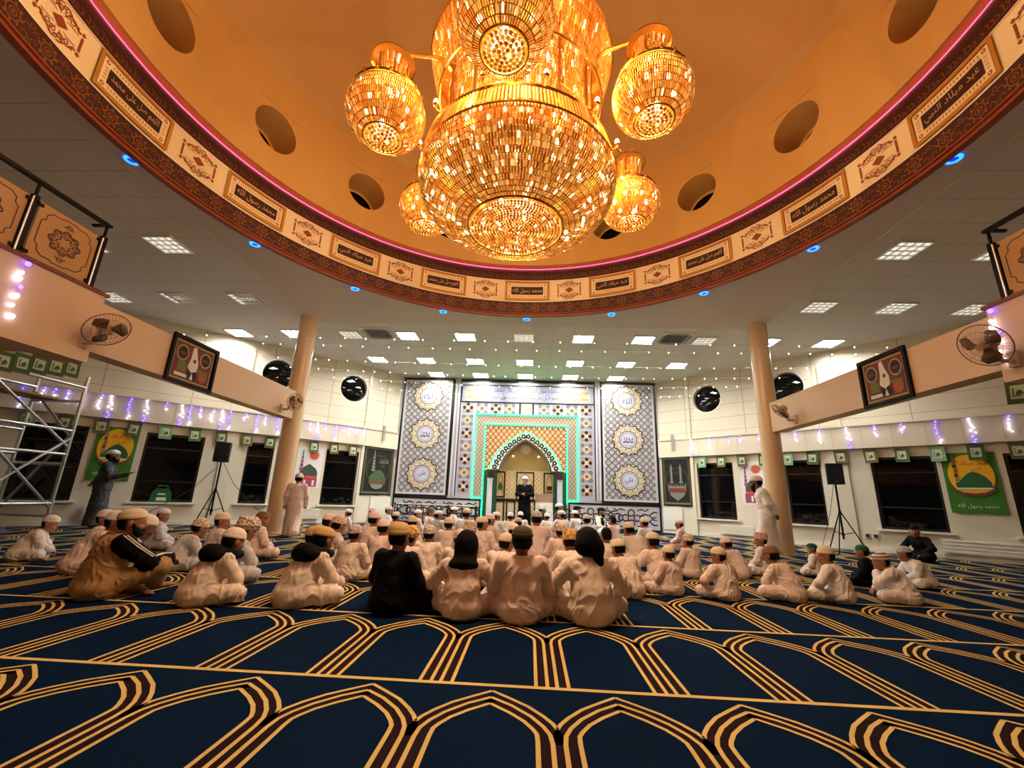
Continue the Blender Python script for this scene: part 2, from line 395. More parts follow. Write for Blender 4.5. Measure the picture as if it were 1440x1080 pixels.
def cap_pattern(name, base, c2, c3, sc=26):
    m = bpy.data.materials.new(name); m.use_nodes = True; nt = m.node_tree; b = nt.nodes['Principled BSDF']; b.inputs['Roughness'].default_value = .85
    tc = nt.nodes.new('ShaderNodeTexCoord'); v = nt.nodes.new('ShaderNodeTexVoronoi'); v.inputs['Scale'].default_value = sc; v.inputs['Randomness'].default_value = .55
    r = nt.nodes.new('ShaderNodeValToRGB'); r.color_ramp.interpolation = 'CONSTANT'
    e = r.color_ramp.elements; e[0].position = 0; e[0].color = (*lin(c2), 1); e[1].position = .36; e[1].color = (*lin(base), 1)
    k = e.new(.62); k.color = (*lin(c3), 1); k = e.new(.78); k.color = (*lin(base), 1)
    nt.links.new(tc.outputs['Object'], v.inputs['Vector']); nt.links.new(v.outputs['Distance'], r.inputs['Fac']); nt.links.new(r.outputs[0], b.inputs['Base Color'])
    return m
CAPM = dict(white=CLOTH, cream=CL['cream'], beige=M('beige_felt', (218, 200, 172), .9, bump=(140, .2)), gold=M('golden_cap_cloth', (192, 156, 98), .85, bump=(140, .2)), brown=M('brown_felt', (120, 84, 46), .9, bump=(140, .2)),
            green=M('green_felt', (14, 84, 52), .9, bump=(140, .2)), black=CL['black'], grey=CL['grey'], pink=CL['pink'], olive=M('olive_felt', (70, 62, 40), .9),
            floral=cap_pattern('floral_cap_cloth', (226, 208, 186), (176, 104, 72), (120, 96, 84)), blackwhite=cap_pattern('black_white_cap_cloth', (222, 214, 204), (40, 32, 32), (120, 60, 60), 30),
            red=cap_pattern('red_white_cap_cloth', (228, 214, 204), (170, 52, 40), (190, 90, 70), 30), golden=cap_pattern('gold_brocade_cap_cloth', (214, 160, 84), (150, 96, 40), (236, 206, 150)), checker=cap_pattern('grey_check_cap_cloth', (206, 204, 204), (88, 86, 92), (140, 136, 140), 44))
def stripes(name, c1, c2, sc):
    m = bpy.data.materials.new(name); m.use_nodes = True; nt = m.node_tree; b = nt.nodes['Principled BSDF']; b.inputs['Roughness'].default_value = .85
    tc = nt.nodes.new('ShaderNodeTexCoord'); w = nt.nodes.new('ShaderNodeTexWave'); w.bands_direction = 'Z'; w.inputs['Scale'].default_value = sc; w.inputs['Distortion'].default_value = .4
    r = nt.nodes.new('ShaderNodeValToRGB'); r.color_ramp.interpolation = 'CONSTANT'; e = r.color_ramp.elements; e[0].color = (*lin(c1), 1); e[1].position = .6; e[1].color = (*lin(c2), 1)
    nt.links.new(tc.outputs['Object'], w.inputs['Vector']); nt.links.new(w.outputs['Fac'], r.inputs['Fac']); nt.links.new(r.outputs[0], b.inputs['Base Color']); return m
CAPM['striped'] = stripes('striped_cap_cloth', (224, 206, 188), (96, 70, 64), 7)

# caps, hair and beards in head space (origin = head centre, +Y = face)
def cap_dome(h=1.0, low=.03, band=True, puff=0.0, tilt=-.12):
    mb = MB(); n = 28; prof = []
    if band: prof += [(.0, low), (1.06, low), (1.10, low+.004), (1.10, low+.026), (1.055, low+.03)]
    else: prof += [(1.04, low)]
    k = 8; z0 = prof[-1][1]; zt = .122*h+.012
    for i in range(1, k+1):
        t = i/k; prof.append(((1.05+puff*math.sin(PI*t))*math.cos(t*PI/2*.985), z0+(zt-z0)*math.sin(t*PI/2)))
    def shrink(r, z): return r
    mb.lathe([(r, z) for r, z in prof], (0, 0, 0), n, 0)
    mb.v = [(x*.081, y*.101-.008, z) for x, y, z in mb.v]
    R = Matrix.Rotation(-tilt, 3, 'X'); mb.v = [tuple(R @ Vector(p)) for p in mb.v]
    return mb.mesh('prayer_cap', [CLOTH], 50)
def cap_tall():
    mb = MB(); mb.lathe([(0, .02), (1.03, .02), (1.08, .022), (1.10, .05), (1.08, .085), (1.02, .125), (.98, .136), (.9, .14), (0, .142)], (0, 0, 0), 30, 0)
    mb.v = [(x*.083, y*.102-.008, z) for x, y, z in mb.v]; R = Matrix.Rotation(.14, 3, 'X'); mb.v = [tuple(R @ Vector(p)) for p in mb.v]
    return mb.mesh('prayer_cap', [CLOTH], 50)
def cap_turban():
    mb = MB(); n = 36; V = []
    prof = [(.9, .0), (1.06, .002), (1.22, .03), (1.30, .065), (1.22, .10), (1.0, .128), (.6, .148), (0, .152)]
    for r, z in prof:
        for j in range(n):
            a = 2*PI*j/n; w = 1+.035*math.sin(5*a+z*60)*(1 if 0.01 < z < .14 else 0); V.append((r*w*.083*math.cos(a), r*w*.102*math.sin(a)-.01, z+.010*math.sin(a+.6)+.006*math.sin(3*a)))
    F = [(i*n+j, i*n+(j+1) % n, (i+1)*n+(j+1) % n, (i+1)*n+j) for i in range(len(prof)-1) for j in range(n)]
    mb.add(V, F); mb.tube([(.104*math.cos(a)*.97, .128*math.sin(a)*.97-.01, .045+.03*math.sin(a+.6)) for a in [2*PI*k/28 for k in range(28)]], .017, 8, closed=True)
    mb.tube([(.10*math.cos(a)*.93, .122*math.sin(a)*.93-.01, .085-.03*math.sin(a+.2)) for a in [2*PI*k/28 for k in range(28)]], .017, 8, closed=True)
    return mb.mesh('turban', [CLOTH], 60)
def hair_mesh(bald=False, top=False, long=0.0):
    mb = MB(); n = 24; k = 10; V = []; rows = []
    for i in range(k+1):
        t = i/k
        for j in range(n):
            a = PI*(.06+.88*j/(n-1)) ; a = -a         # around the back, from ear to ear
            zlo = -.062-long*math.sin(-a) ; z = zlo+(.13-zlo)*t if top else zlo+(.06-zlo)*t
            q = max(0, 1-((z-.02)/.118)**2) ** .5
            V.append((.0835*q*math.cos(a)*1.02, (.104*q*math.sin(a)-.010), z))
    F = [(i*n+j, i*n+j+1, (i+1)*n+j+1, (i+1)*n+j) for i in range(k) for j in range(n-1)]
    mb.add(V, F)
    if top: mb.lathe([(1.03*math.cos(t), .118*math.sin(t)) for t in [PI/2*i/8 for i in range(1, 9)]], (0, 0, .018), 24); 
    if top: mb.v = mb.v[:len(V)]+[(x*.082, y*.101-.008, z) if True else 0 for x, y, z in mb.v[len(V):]]
    me = mb.mesh('hair', [HAIRM], True)
    bm = bmesh.new(); bm.from_mesh(me); bmesh.ops.recalc_face_normals(bm, faces=bm.faces); bmesh.ops.solidify(bm, geom=bm.faces[:], thickness=.006); bm.to_mesh(me); bm.free()
    return me
def beard_mesh(L=.06):
    f = Field((-.1, -.02, -.26), (.1, .15, .05), .008)
    for s in (-1, 1): f.cap((s*.066, .02, -.01), (s*.055, .055, -.07), .014, .02, .01)
    f.cap((-.045, .065, -.082), (.045, .065, -.082), .026, .026, .02); f.cap((0, .068, -.09), (0, .066, -.10-L), .034, .018, .03)
    f.cap((-.028, .098, -.052), (.028, .098, -.052), .008, .008, .01)
    return np_mesh('beard', *f.net(), [HAIRM], .004, 3, 1)
def hood_mesh(cape=.10):
    f = Field((-.22, -.24, -.27), (.22, .17, .2), .012)
    f.ell((0, -.012, .015), (.104, .122, .132), .03); f.cap((0, -.02, -.03), (0, -.035, -.13), .092, .10, .05); f.ell((0, -.045, -.165), (.15, .115, .05), .06)
    f.ell((0, .125, -.01), (.066, .075, .092), .02, cut=True); f.ell((0, .03, -.19), (.08, .08, .08), .02, cut=True); f.ell((0, -.0, -.0), (.072, .092, .10), .004, cut=True)
    return np_mesh('hood', *f.net(), [CL['black']], .004, 9, 1)
def scarf_mesh():
    f = Field((-.28, -.34, -.32), (.28, .2, .04), .012)
    f.cap((-.10, -.03, -.15), (.10, -.03, -.15), .05, .05, .04); f.cap((-.10, -.03, -.15), (-.06, .07, -.15), .045, .035, .04); f.cap((.10, -.03, -.15), (.06, .07, -.15), .045, .035, .04)
    f.ell((0, -.13, -.155), (.165, .12, .075), .05); f.ell((0, -.17, -.13), (.12, .08, .075), .05); f.ell((0, .01, -.10), (.055, .058, .1), .01, cut=True)
    return np_mesh('hood', *f.net(), [CL['black']], .006, 4, 1)
def tail_mesh():
    f = Field((-.2, -.2, -.33), (.2, .16, .2), .012)
    f.ell((0, -.012, .035), (.100, .118, .105), .03); f.cap((-.05, -.06, -.02), (.05, -.06, -.02), .07, .07, .04); f.cap((.055, -.07, -.03), (.075, -.085, -.20), .05, .028, .04)
    f.ell((0, .10, -.02), (.075, .08, .085), .02, cut=True); f.ell((0, 0, -.01), (.07, .09, .1), .004, cut=True)
    return np_mesh('headscarf', *f.net(), [CL['black']], .007, 6, 1)
CAPS = dict(dome=cap_dome(), flat=cap_dome(.93, .035), puffy=cap_dome(1.06, .02, True, .10), tall=cap_tall(), turban=cap_turban(), hood=hood_mesh(), scarf=scarf_mesh(), tail=tail_mesh())
HAIR = dict(short=hair_mesh(), full=hair_mesh(top=True)); BEARD = dict(long=beard_mesh(.06), short=beard_mesh(.01))

POSES = dict(
    up=dict(), upR=dict(yaw=-.65), upL=dict(yaw=.65), back=dict(yaw=2.1, pitch=0),
    lean=dict(belly=V3(0, .07, .26), chest=V3(0, .16, .39), neck=V3(0, .245, .53), head=V3(0, .315, .645), shL=V3(-.18, .19, .48), shR=V3(.18, .19, .48), elL=V3(-.26, .30, .27), elR=V3(.26, .30, .27), haL=V3(-.07, .42, .17), haR=V3(.07, .42, .17), pitch=-.3),
    leanR=dict(belly=V3(0, .07, .26), chest=V3(0, .16, .39), neck=V3(0, .245, .53), head=V3(.01, .31, .645), shL=V3(-.18, .19, .48), shR=V3(.18, .19, .48), elL=V3(-.26, .30, .27), elR=V3(.26, .30, .27), haL=V3(-.07, .42, .17), haR=V3(.07, .42, .17), pitch=-.2, yaw=-.5),
    wide=dict(chest=V3(0, .09, .41), neck=V3(0, .13, .57), head=V3(0, .17, .695), shL=V3(-.19, .10, .51), shR=V3(.19, .10, .51), elL=V3(-.37, .16, .32), elR=V3(.37, .16, .32), haL=V3(-.22, .34, .18), haR=V3(.22, .34, .18), pitch=-.2),
    wideL=dict(chest=V3(0, .09, .41), neck=V3(0, .13, .57), head=V3(0, .17, .695), shL=V3(-.19, .10, .51), shR=V3(.19, .10, .51), elL=V3(-.37, .16, .32), elR=V3(.37, .16, .32), haL=V3(-.22, .34, .18), haR=V3(.22, .34, .18), pitch=-.1, yaw=.7),
    knees=dict(pelvis=V3(0, 0, .12), belly=V3(0, .0, .27), chest=V3(0, .05, .42), neck=V3(0, .10, .575), head=V3(0, .15, .70), knL=V3(-.17, .40, .36), knR=V3(.17, .40, .36), anL=V3(-.13, .50, .06), anR=V3(.13, .50, .06), ftL=V3(-.2, 1, 0), ftR=V3(.2, 1, 0),
               elL=V3(-.29, .27, .33), elR=V3(.29, .27, .33), haL=V3(-.06, .50, .34), haR=V3(.06, .50, .34), skirt=0, yaw=-.3),
    kneel=dict(pelvis=V3(0, -.05, .21), belly=V3(0, -.02, .36), chest=V3(0, .0, .52), neck=V3(0, .02, .69), head=V3(0, .045, .82), shL=V3(-.185, 0, .63), shR=V3(.185, 0, .63), elL=V3(-.24, .08, .40), elR=V3(.24, .08, .40), haL=V3(-.12, .30, .26), haR=V3(.12, .30, .26),
               hipL=V3(-.1, 0, .2), hipR=V3(.1, 0, .2), knL=V3(-.14, .38, .09), knR=V3(.14, .38, .09), anL=V3(-.11, -.10, .06), anR=V3(.11, -.10, .06), ftL=V3(0, -1, 0), ftR=V3(0, -1, 0)),
    chin=dict(belly=V3(0, .07, .26), chest=V3(0, .15, .39), neck=V3(0, .22, .52), head=V3(0, .30, .63), shL=V3(-.18, .17, .48), shR=V3(.18, .17, .48), elL=V3(-.24, .36, .30), elR=V3(.22, .34, .27), haL=V3(-.06, .385, .47), haR=V3(.05, .45, .19), hdL=V3(.3, .0, .9), hnL=V3(0, -1, 0), pitch=-.1, yaw=.5),
    elbow=dict(belly=V3(0, .03, .27), chest=V3(0, .07, .44), neck=V3(0, .13, .60), head=V3(.01, .18, .73), shL=V3(-.2, .08, .55), shR=V3(.2, .08, .55), knR=V3(.30, .42, .30), anR=V3(.12, .46, .07), ftR=V3(.1, 1, 0), elR=V3(.30, .30, .36), haR=V3(.20, .54, .36), hdR=V3(-.4, .7, -.3), pitch=-.05, yaw=-.55))
PROTO = {}
def proto(p):
    if p not in PROTO: PROTO[p] = make_person(seated_joints(POSES[p]), 'seated_'+p, seed=len(PROTO), thick={'elbow': 1.12}.get(p, 1.0))
    return PROTO[p]
def part(root, name, me, mat, H=None, label=None):
    o = put(name, me, root)
    if mat is not None and len(me.materials):
        o.material_slots[0].link = 'OBJECT'; o.material_slots[0].material = mat
    if H is not None: o.matrix_local = H
    if label: o['label'] = label
    return o
ROBE_NAME = dict(black='coat', charcoal='thobe')
def dress(root, P, cloth='white', cap=('dome', 'white'), hair='short', skin=SKIN, beard=None, robe_name='thobe', hs=1.0):
    part(root, 'body', P['body'], skin)
    part(root, robe_name, P['robe'], CL[cloth])
    H = P['H'] @ Matrix.Scale(hs, 4)
    if cap: part(root, {'hood': 'hood', 'scarf': 'hood', 'tail': 'headscarf', 'turban': 'turban'}.get(cap[0], 'prayer_cap'), CAPS[cap[0]], CAPM[cap[1]], H)
    if hair: part(root, 'hair', HAIR[hair], HAIRM, H)
    if beard: part(root, 'beard', BEARD[beard[0]], beard[1], H)
def person_at(P, label, xy, yaw, scale, group=None, cat='person', **kw):
    r = thing('person', label, cat, (xy[0], xy[1], 0), yaw, group); r.scale = (scale,)*3
    dress(r, P, **kw); return r
# ------------------------------------------------------------------ camera
F_PX, PITCH, ROLL, YAW = 600.0, .2591, .0359, .0491
cam = bpy.data.cameras.new('camera'); cam.sensor_width = 36; cam.lens = F_PX/1440*36; cam.clip_end = 200
co = bpy.data.objects.new('camera', cam); COL.objects.link(co); SC.camera = co
co.matrix_world = Matrix.Translation((0, 0, 1.0)) @ (Matrix.Rotation(YAW, 4, 'Z') @ Matrix.Rotation(PI/2+PITCH, 4, 'X') @ Matrix.Rotation(ROLL, 4, 'Z'))
vs = SC.view_settings; vs.view_transform = 'Standard'; vs.look = 'None'; vs.gamma = 1; vs.use_curve_mapping = False; vs.exposure = .42
SC.cycles.use_denoising = True; SC.cycles.max_bounces = 7; SC.cycles.diffuse_bounces = 4; SC.cycles.transparent_max_bounces = 12; SC.cycles.sample_clamp_indirect = 6; SC.cycles.caustics_reflective = False; SC.cycles.caustics_refractive = False
w = bpy.data.worlds.new('night'); SC.world = w; w.use_nodes = True; w.node_tree.nodes['Background'].inputs[0].default_value = (*lin((12, 14, 22)), 1); w.node_tree.nodes['Background'].inputs[1].default_value = .25

# a ray through a photo pixel, used to read sizes off at a known depth
def ray(x, y):
    dx, dy = x-720, y-540; c, s = math.cos(ROLL), math.sin(ROLL); px = c*dx+s*dy; py = -s*dx+c*dy
    u, x = -py/F_PX, px/F_PX; cp, sp = math.cos(PITCH), math.sin(PITCH); Y = cp-u*sp; Z = u*cp+sp; c, s = math.cos(YAW), math.sin(YAW)
    return Vector((c*x-s*Y, s*x+c*Y, Z))
def on_z(x, y, z): r = ray(x, y); return Vector((0, 0, 1))+r*((z-1)/r.z)
def on_y(x, y, Y): r = ray(x, y); return Vector((0, 0, 1))+r*(Y/r.y)

# ------------------------------------------------------------------ shell
ZC = 5.36
wallm = M('cream_wall_paint', (222, 212, 190), .75, bump=(30, .04)); whitem = M('white_gloss_paint', (232, 228, 218), .4)
beamm = M('peach_beam_paint', (224, 190, 156), .65, bump=(30, .03)); colm = M('peach_column_paint', (226, 192, 152), .28, coat=.25)
darkm = M('dark_frame', (14, 14, 16), .35); blackmet = M('black_metal', (16, 15, 15), .38, .6); steel = M('galvanised_steel', (176, 178, 182), .34, .85)
glassm = M('night_glass', (4, 5, 8), .04); MATS['night_glass'].node_tree.nodes['Principled BSDF'].inputs['Specular IOR Level'].default_value = .3; gold = M('gold_leaf', (214, 158, 62), .3, 1.0); creamfz = M('frieze_cream', (250, 224, 172), .6); maroon = M('frieze_maroon', (62, 15, 8), .55)
goldpaint = M('gold_paint', (206, 146, 56), .45, .35); darkmaroon = M('deep_maroon', (50, 14, 16), .55)

# walls on either side: frames run along the wall, u to the viewer's right, v up
LA, LD = Vector((-5.8, 14.6, 0)), Vector((-.731, -.682, 0)).normalized(); RA, RD = Vector((5.5, 14.95, 0)), Vector((.695, -.719, 0)).normalized()
WL = frame(LA, -LD, (LD.y*-1, LD.x, 0)); WR = frame(RA, RD, (RD.y, -RD.x, 0))
BW = 15.75; WB = frame((0, BW, 0), (1, 0, 0), (0, -1, 0))
def wall_mb(fr, u0, u1, z0, z1, rects=(), circs=(), dep=.16, back=None):
    """wall face with rectangular and round openings, reveals included"""
    mb = MB(); cells = []
    us = sorted(set([u0, u1]+[r[0] for r in rects]+[r[2] for r in rects]+[c[0]-c[2]*1.15 for c in circs]+[c[0]+c[2]*1.15 for c in circs]))
    vs_ = sorted(set([z0, z1]+[r[1] for r in rects]+[r[3] for r in rects]+[c[1]-c[2]*1.15 for c in circs]+[c[1]+c[2]*1.15 for c in circs]))
    for a, b in zip(us, us[1:]):
        for c, d in zip(vs_, vs_[1:]):
            m = ((a+b)/2, (c+d)/2); hit = None
            for r in rects:
                if r[0] < m[0] < r[2] and r[1] < m[1] < r[3]: hit = 'r'
            for q in circs:
                if abs(m[0]-q[0]) < q[2]*1.15 and abs(m[1]-q[1]) < q[2]*1.15: hit = 'c'
            if not hit: mb.rect(fr, a, c, b, d, 0, nu=max(1, int((b-a)/.35)) if back else 1)
    for r in rects:
        for (p, q) in (((r[0], r[1]), (r[2], r[1])), ((r[2], r[1]), (r[2], r[3])), ((r[2], r[3]), (r[0], r[3])), ((r[0], r[3]), (r[0], r[1]))):
            mb.add([fr(*p, 0), fr(*q, 0), fr(*q, -dep), fr(*p, -dep)], [(0, 1, 2, 3)])
    for (cu, cv, r) in circs:
        n = 40; s = r*1.15; P = []; Q = []
        for k in range(n):
            a = 2*PI*k/n+PI/4; x, y = math.cos(a), math.sin(a); m = max(abs(x), abs(y)); P.append((cu+r*x, cv+r*y)); Q.append((cu+s*x/m, cv+s*y/m))
        for k in range(n):
            j = (k+1) % n
            mb.add([fr(*P[k], 0), fr(*Q[k], 0), fr(*Q[j], 0), fr(*P[j], 0)], [(0, 1, 2, 3)]); mb.add([fr(*P[k], 0), fr(*P[j], 0), fr(*P[j], -dep), fr(*P[k], -dep)], [(0, 1, 2, 3)])
    return mb
def panel_lines(name, base, line, kz, z0, ku):
    """cladding boards: fine grooves every kz in height"""
    m = M(name, base, .7); nt = m.node_tree; b = nt.nodes['Principled BSDF']
    tc = nt.nodes.new('ShaderNodeTexCoord'); br = nt.nodes.new('ShaderNodeSeparateXYZ'); nt.links.new(tc.outputs['Object'], br.inputs[0])
    def mth(op, a, v=None, b2=None):
        n = nt.nodes.new('ShaderNodeMath'); n.operation = op
        if hasattr(a, 'links'): nt.links.new(a, n.inputs[0])
        else: n.inputs[0].default_value = a
        if b2 is not None: nt.links.new(b2, n.inputs[1])
        elif v is not None: n.inputs[1].default_value = v
        return n.outputs[0]
    fz = mth('LESS_THAN', mth('FRACT', mth('DIVIDE', br.outputs['Z'], kz)), .035); fx = mth('LESS_THAN', mth('FRACT', mth('DIVIDE', br.outputs['X'], ku)), .012)
    up = mth('GREATER_THAN', br.outputs['Z'], z0); g = mth('MULTIPLY', mth('MAXIMUM', fz, b2=fx), b2=up)
    mx = nt.nodes.new('ShaderNodeMix'); mx.data_type = 'RGBA'; nt.links.new(g, mx.inputs[0]); mx.inputs[6].default_value = (*lin(base), 1); mx.inputs[7].default_value = (*lin(line), 1)
    nt.links.new(mx.outputs[2], b.inputs['Base Color']); return m
cladm = panel_lines('cream_wall_boards', (224, 215, 196), (176, 166, 146), .42, 3.2, 1.35)

WIN_L = [(.10, 1.18), (2.71, 3.42), (4.47, 5.73), (6.82, 7.92)]; WIN_R = [(.14, 1.30), (2.75, 3.63), (4.72, 5.94), (7.02, 8.15)]
PORT_L = [.56, 2.95, 5.12]; PORT_R = [.66, 3.05, 5.2]
ZB, ZT = .56, 2.31
nwin = [0]
def side_wall(side, fr, sg, wins, ports):
    U = lambda s: sg*s
    rects = [(min(U(a), U(b)), ZB, max(U(a), U(b)), ZT) for a, b in wins]; circs = [(U(s), 4.48, .465) for s in ports]
    e = 8.8; mb = wall_mb(fr, min(0, U(e)), max(0, U(e)), 0, ZC+.02, rects, circs)
    # pilasters
    for s in (.0, 3.75) if side == 'left' else (.0, 3.95):
        mb.slab(fr, min(U(s-.06), U(s+.30)), 2.55 if s == 0 else 0, max(U(s-.06), U(s+.30)), ZC, 0, .05) if s else mb.slab(fr, min(U(-.05), U(.05)), 0, max(U(-.05), U(.05)), ZC, 0, .06)
    struct('wall_'+side, mb, [cladm])
    tr = MB(); tr.slab(fr, min(U(0), U(e)), 2.55, max(U(0), U(e)), 3.13, .0, .13); tr.slab(fr, min(U(0), U(e)), 3.13, max(U(0), U(e)), 3.17, 0, .16)
    for s in [k*.62+.3 for k in range(14)]: tr.slab(fr, min(U(s), U(s+.008)), 2.56, max(U(s), U(s+.008)), 3.12, .13, .133, 1)  # thin darker strips mark the joints of the trim
    struct('trim_%d' % (1 if side == 'left' else 2), tr, [wallm, M('joint_line_paint', (186, 172, 146), .8)])
    bb = MB(); bb.slab(fr, min(U(0), U(e)), 0, max(U(0), U(e)), .10, 0, .03); struct('baseboard_'+side, bb, [whitem])
    def window(mk, n, lab):
        nwin[0] += 1; root = bpy.data.objects.new('window_%d' % nwin[0], None); COL.objects.link(root); root['kind'] = 'structure'; root['label'] = lab; mk(root)
    for k, r in enumerate(rects):
        def mk(root, r=r):
            f = MB(); f.border(fr, r[0], r[1], r[2], r[3], .055, -.15, -.07); zt = r[1]+(r[3]-r[1])*.30; f.slab(fr, r[0], zt-.02, r[2], zt+.02, -.15, -.08); zt = r[1]+(r[3]-r[1])*.78; f.slab(fr, r[0], zt-.02, r[2], zt+.02, -.15, -.08)
            f.build('window_frame', darkm, root)
            g = MB(); g.slab(fr, r[0]+.05, r[1]+.05, r[2]-.05, r[3]-.05, -.145, -.13); g.build('glass', glassm, root)
            s = MB(); s.slab(fr, r[0]-.09, r[1]-.045, r[2]+.09, r[1], -.1, .10); s.build('window_sill', whitem, root, label) if False else s.build('window_sill', whitem, root)
        window(mk, k, 'black night window on the %s wall, number %d from the tiled wall' % (side, k+1))
    for k, c in enumerate(circs):
        def mk(root, c=c):
            f = MB(); f.ring(fr, c[0], c[1], c[2]-.035, c[2], -.13, n=40); f.ring(fr, c[0], c[1], c[2], c[2]+.035, .006, 1, n=40); f.build('window_frame', [darkm, whitem], root)
            g = MB(); n = 40
            prof = [(c[2]*math.sin(t), .05*math.cos(t)) for t in (0, .5, 1.0, 1.35, PI/2)]
            V = []
            for rr, dd in prof: V += [fr(c[0]+rr*math.cos(2*PI*j/n), c[1]+rr*math.sin(2*PI*j/n), -.15+dd) for j in range(n)]
            g.add(V, [(i*n+j, i*n+(j+1) % n, (i+1)*n+(j+1) % n, (i+1)*n+j) for i in range(4) for j in range(n)]); g.build('glass', glassm, root, True)
        window(mk, k, 'round black porthole window high on the %s wall, number %d from the tiled wall' % (side, k+1))
side_wall('left', WL, -1, WIN_L, PORT_L); side_wall('right', WR, 1, WIN_R, PORT_R)
def plain_wall(name, a, b, z1=ZC+.02, m=None):
    a, b = Vector(a), Vector(b); mb = MB(); mb.quad((a.x, a.y, 0), (b.x, b.y, 0), (b.x, b.y, z1), (a.x, a.y, z1)); return struct(name, mb, [m or cladm])
LC, RC = Vector((-5.02, BW, 0)), Vector((4.66, BW, 0)); LE, RE = LA+LD*8.8, RA+RD*8.8
plain_wall('wall_corner_left', LC, LA); plain_wall('wall_corner_right', RA, RC); wb_ = MB()
for q in ((-5.6, 0, -1.5, ZC+.02), (1.13, 0, 5.2, ZC+.02), (-1.5, 3.4, 1.13, ZC+.02)): wb_.rect(WB, *q, -.01)
struct('wall_back', wb_, [M('pale_tile_base', (206, 204, 204), .35)])
plain_wall('wall_far_left', LE, (LE.x, -4.2)); plain_wall('wall_far_right', (RE.x, -4.2), RE); plain_wall('wall_front', (LE.x, -4.2), (RE.x, -4.2))
for nm, a, b, tn in (('left', LC, LA, 3), ('right', RC, RA, 4)):
    d = (b-a).normalized(); n = Vector((-d.y, d.x, 0)); n = n if n.dot(Vector((0, 5, 0))-a) > 0 else -n; fr = frame(a, d, n); L = (b-a).length
    mb = MB(); mb.slab(fr, 0, 2.55, L, 3.13, 0, .1); mb.slab(fr, 0, 3.13, L, 3.17, 0, .13); mb.slab(fr, 0, 0, L, .1, 0, .03); struct('trim_%d' % tn, mb, [wallm])
    mb = MB(); mb.slab(fr, .03, .12, L*.62, .86, .031, .05); o = mb.build('access_panel', whitem); tag(o, 'plain white boxed access panel under the black %s tapestry' % ('left' if nm == 'left' else 'right'), 'panel')

# ceiling: tiled field round a smooth square with the round opening
DC = Vector((-.18, 4.39, 0)); DR = 5.29; SX0, SX1, SY0, SY1 = -5.80, 5.66, -1.4, 10.28
def ceil_tile():
    m = M('grey_ceiling_tiles', (236, 230, 220), .85); nt = m.node_tree; b = nt.nodes['Principled BSDF']
    tc = nt.nodes.new('ShaderNodeTexCoord'); sp = nt.nodes.new('ShaderNodeSeparateXYZ'); nt.links.new(tc.outputs['Object'], sp.inputs[0])
    outs = []
    for ax, off, wd in (('X', .26+.29+20*.55, .012), ('Y', .02+20*.55, .02)):
        a = nt.nodes.new('ShaderNodeMath'); a.operation = 'ADD'; a.inputs[1].default_value = off; nt.links.new(sp.outputs[ax], a.inputs[0])
        d = nt.nodes.new('ShaderNodeMath'); d.operation = 'DIVIDE'; d.inputs[1].default_value = .55; nt.links.new(a.outputs[0], d.inputs[0])
        f = nt.nodes.new('ShaderNodeMath'); f.operation = 'FRACT'; nt.links.new(d.outputs[0], f.inputs[0])
        l = nt.nodes.new('ShaderNodeMath'); l.operation = 'LESS_THAN'; l.inputs[1].default_value = wd*1.4; nt.links.new(f.outputs[0], l.inputs[0]); outs.append(l.outputs[0])
    mx0 = nt.nodes.new('ShaderNodeMath'); mx0.operation = 'MAXIMUM'; nt.links.new(outs[0], mx0.inputs[0]); nt.links.new(outs[1], mx0.inputs[1])
    mx = nt.nodes.new('ShaderNodeMix'); mx.data_type = 'RGBA'; nt.links.new(mx0.outputs[0], mx.inputs[0]); mx.inputs[6].default_value = (*lin((236, 230, 220)), 1); mx.inputs[7].default_value = (*lin((204, 198, 188)), 1)
    nt.links.new(mx.outputs[2], b.inputs['Base Color']); return m
mb = MB(); X0, X1, Y0, Y1 = LE.x-.05, RE.x+.05, -4.25, BW+.05
for a in ((X0, Y0, X1, SY0), (X0, SY1, X1, Y1), (X0, SY0, SX0, SY1), (SX1, SY0, X1, SY1)): mb.quad((a[0], a[1], ZC), (a[0], a[3], ZC), (a[2], a[3], ZC), (a[2], a[1], ZC), 0)
n = 96
for k in range(n):
    P = []
    for kk in (k, k+1):
        a = 2*PI*kk/n; x, y = math.sin(a), math.cos(a); p = DC+Vector((x, y, 0))*DR
        tx = ((SX1 if x > 0 else SX0)-DC.x)/x if abs(x) > 1e-6 else 1e9; ty = ((SY1 if y > 0 else SY0)-DC.y)/y if abs(y) > 1e-6 else 1e9; t = min(tx, ty); P.append((p, DC+Vector((x, y, 0))*t))
    (p, q), (p2, q2) = P
    z = ZC-.03; mb.quad((p.x, p.y, z), (p2.x, p2.y, z), (q2.x, q2.y, z), (q.x, q.y, z), 1)
for a in ((SX0, SY0, SX0, SY1), (SX0, SY1, SX1, SY1), (SX1, SY1, SX1, SY0)):
    mb.quad((a[0], a[1], ZC-.03), (a[2], a[3], ZC-.03), (a[2], a[3], ZC+.01), (a[0], a[1], ZC+.01), 1)
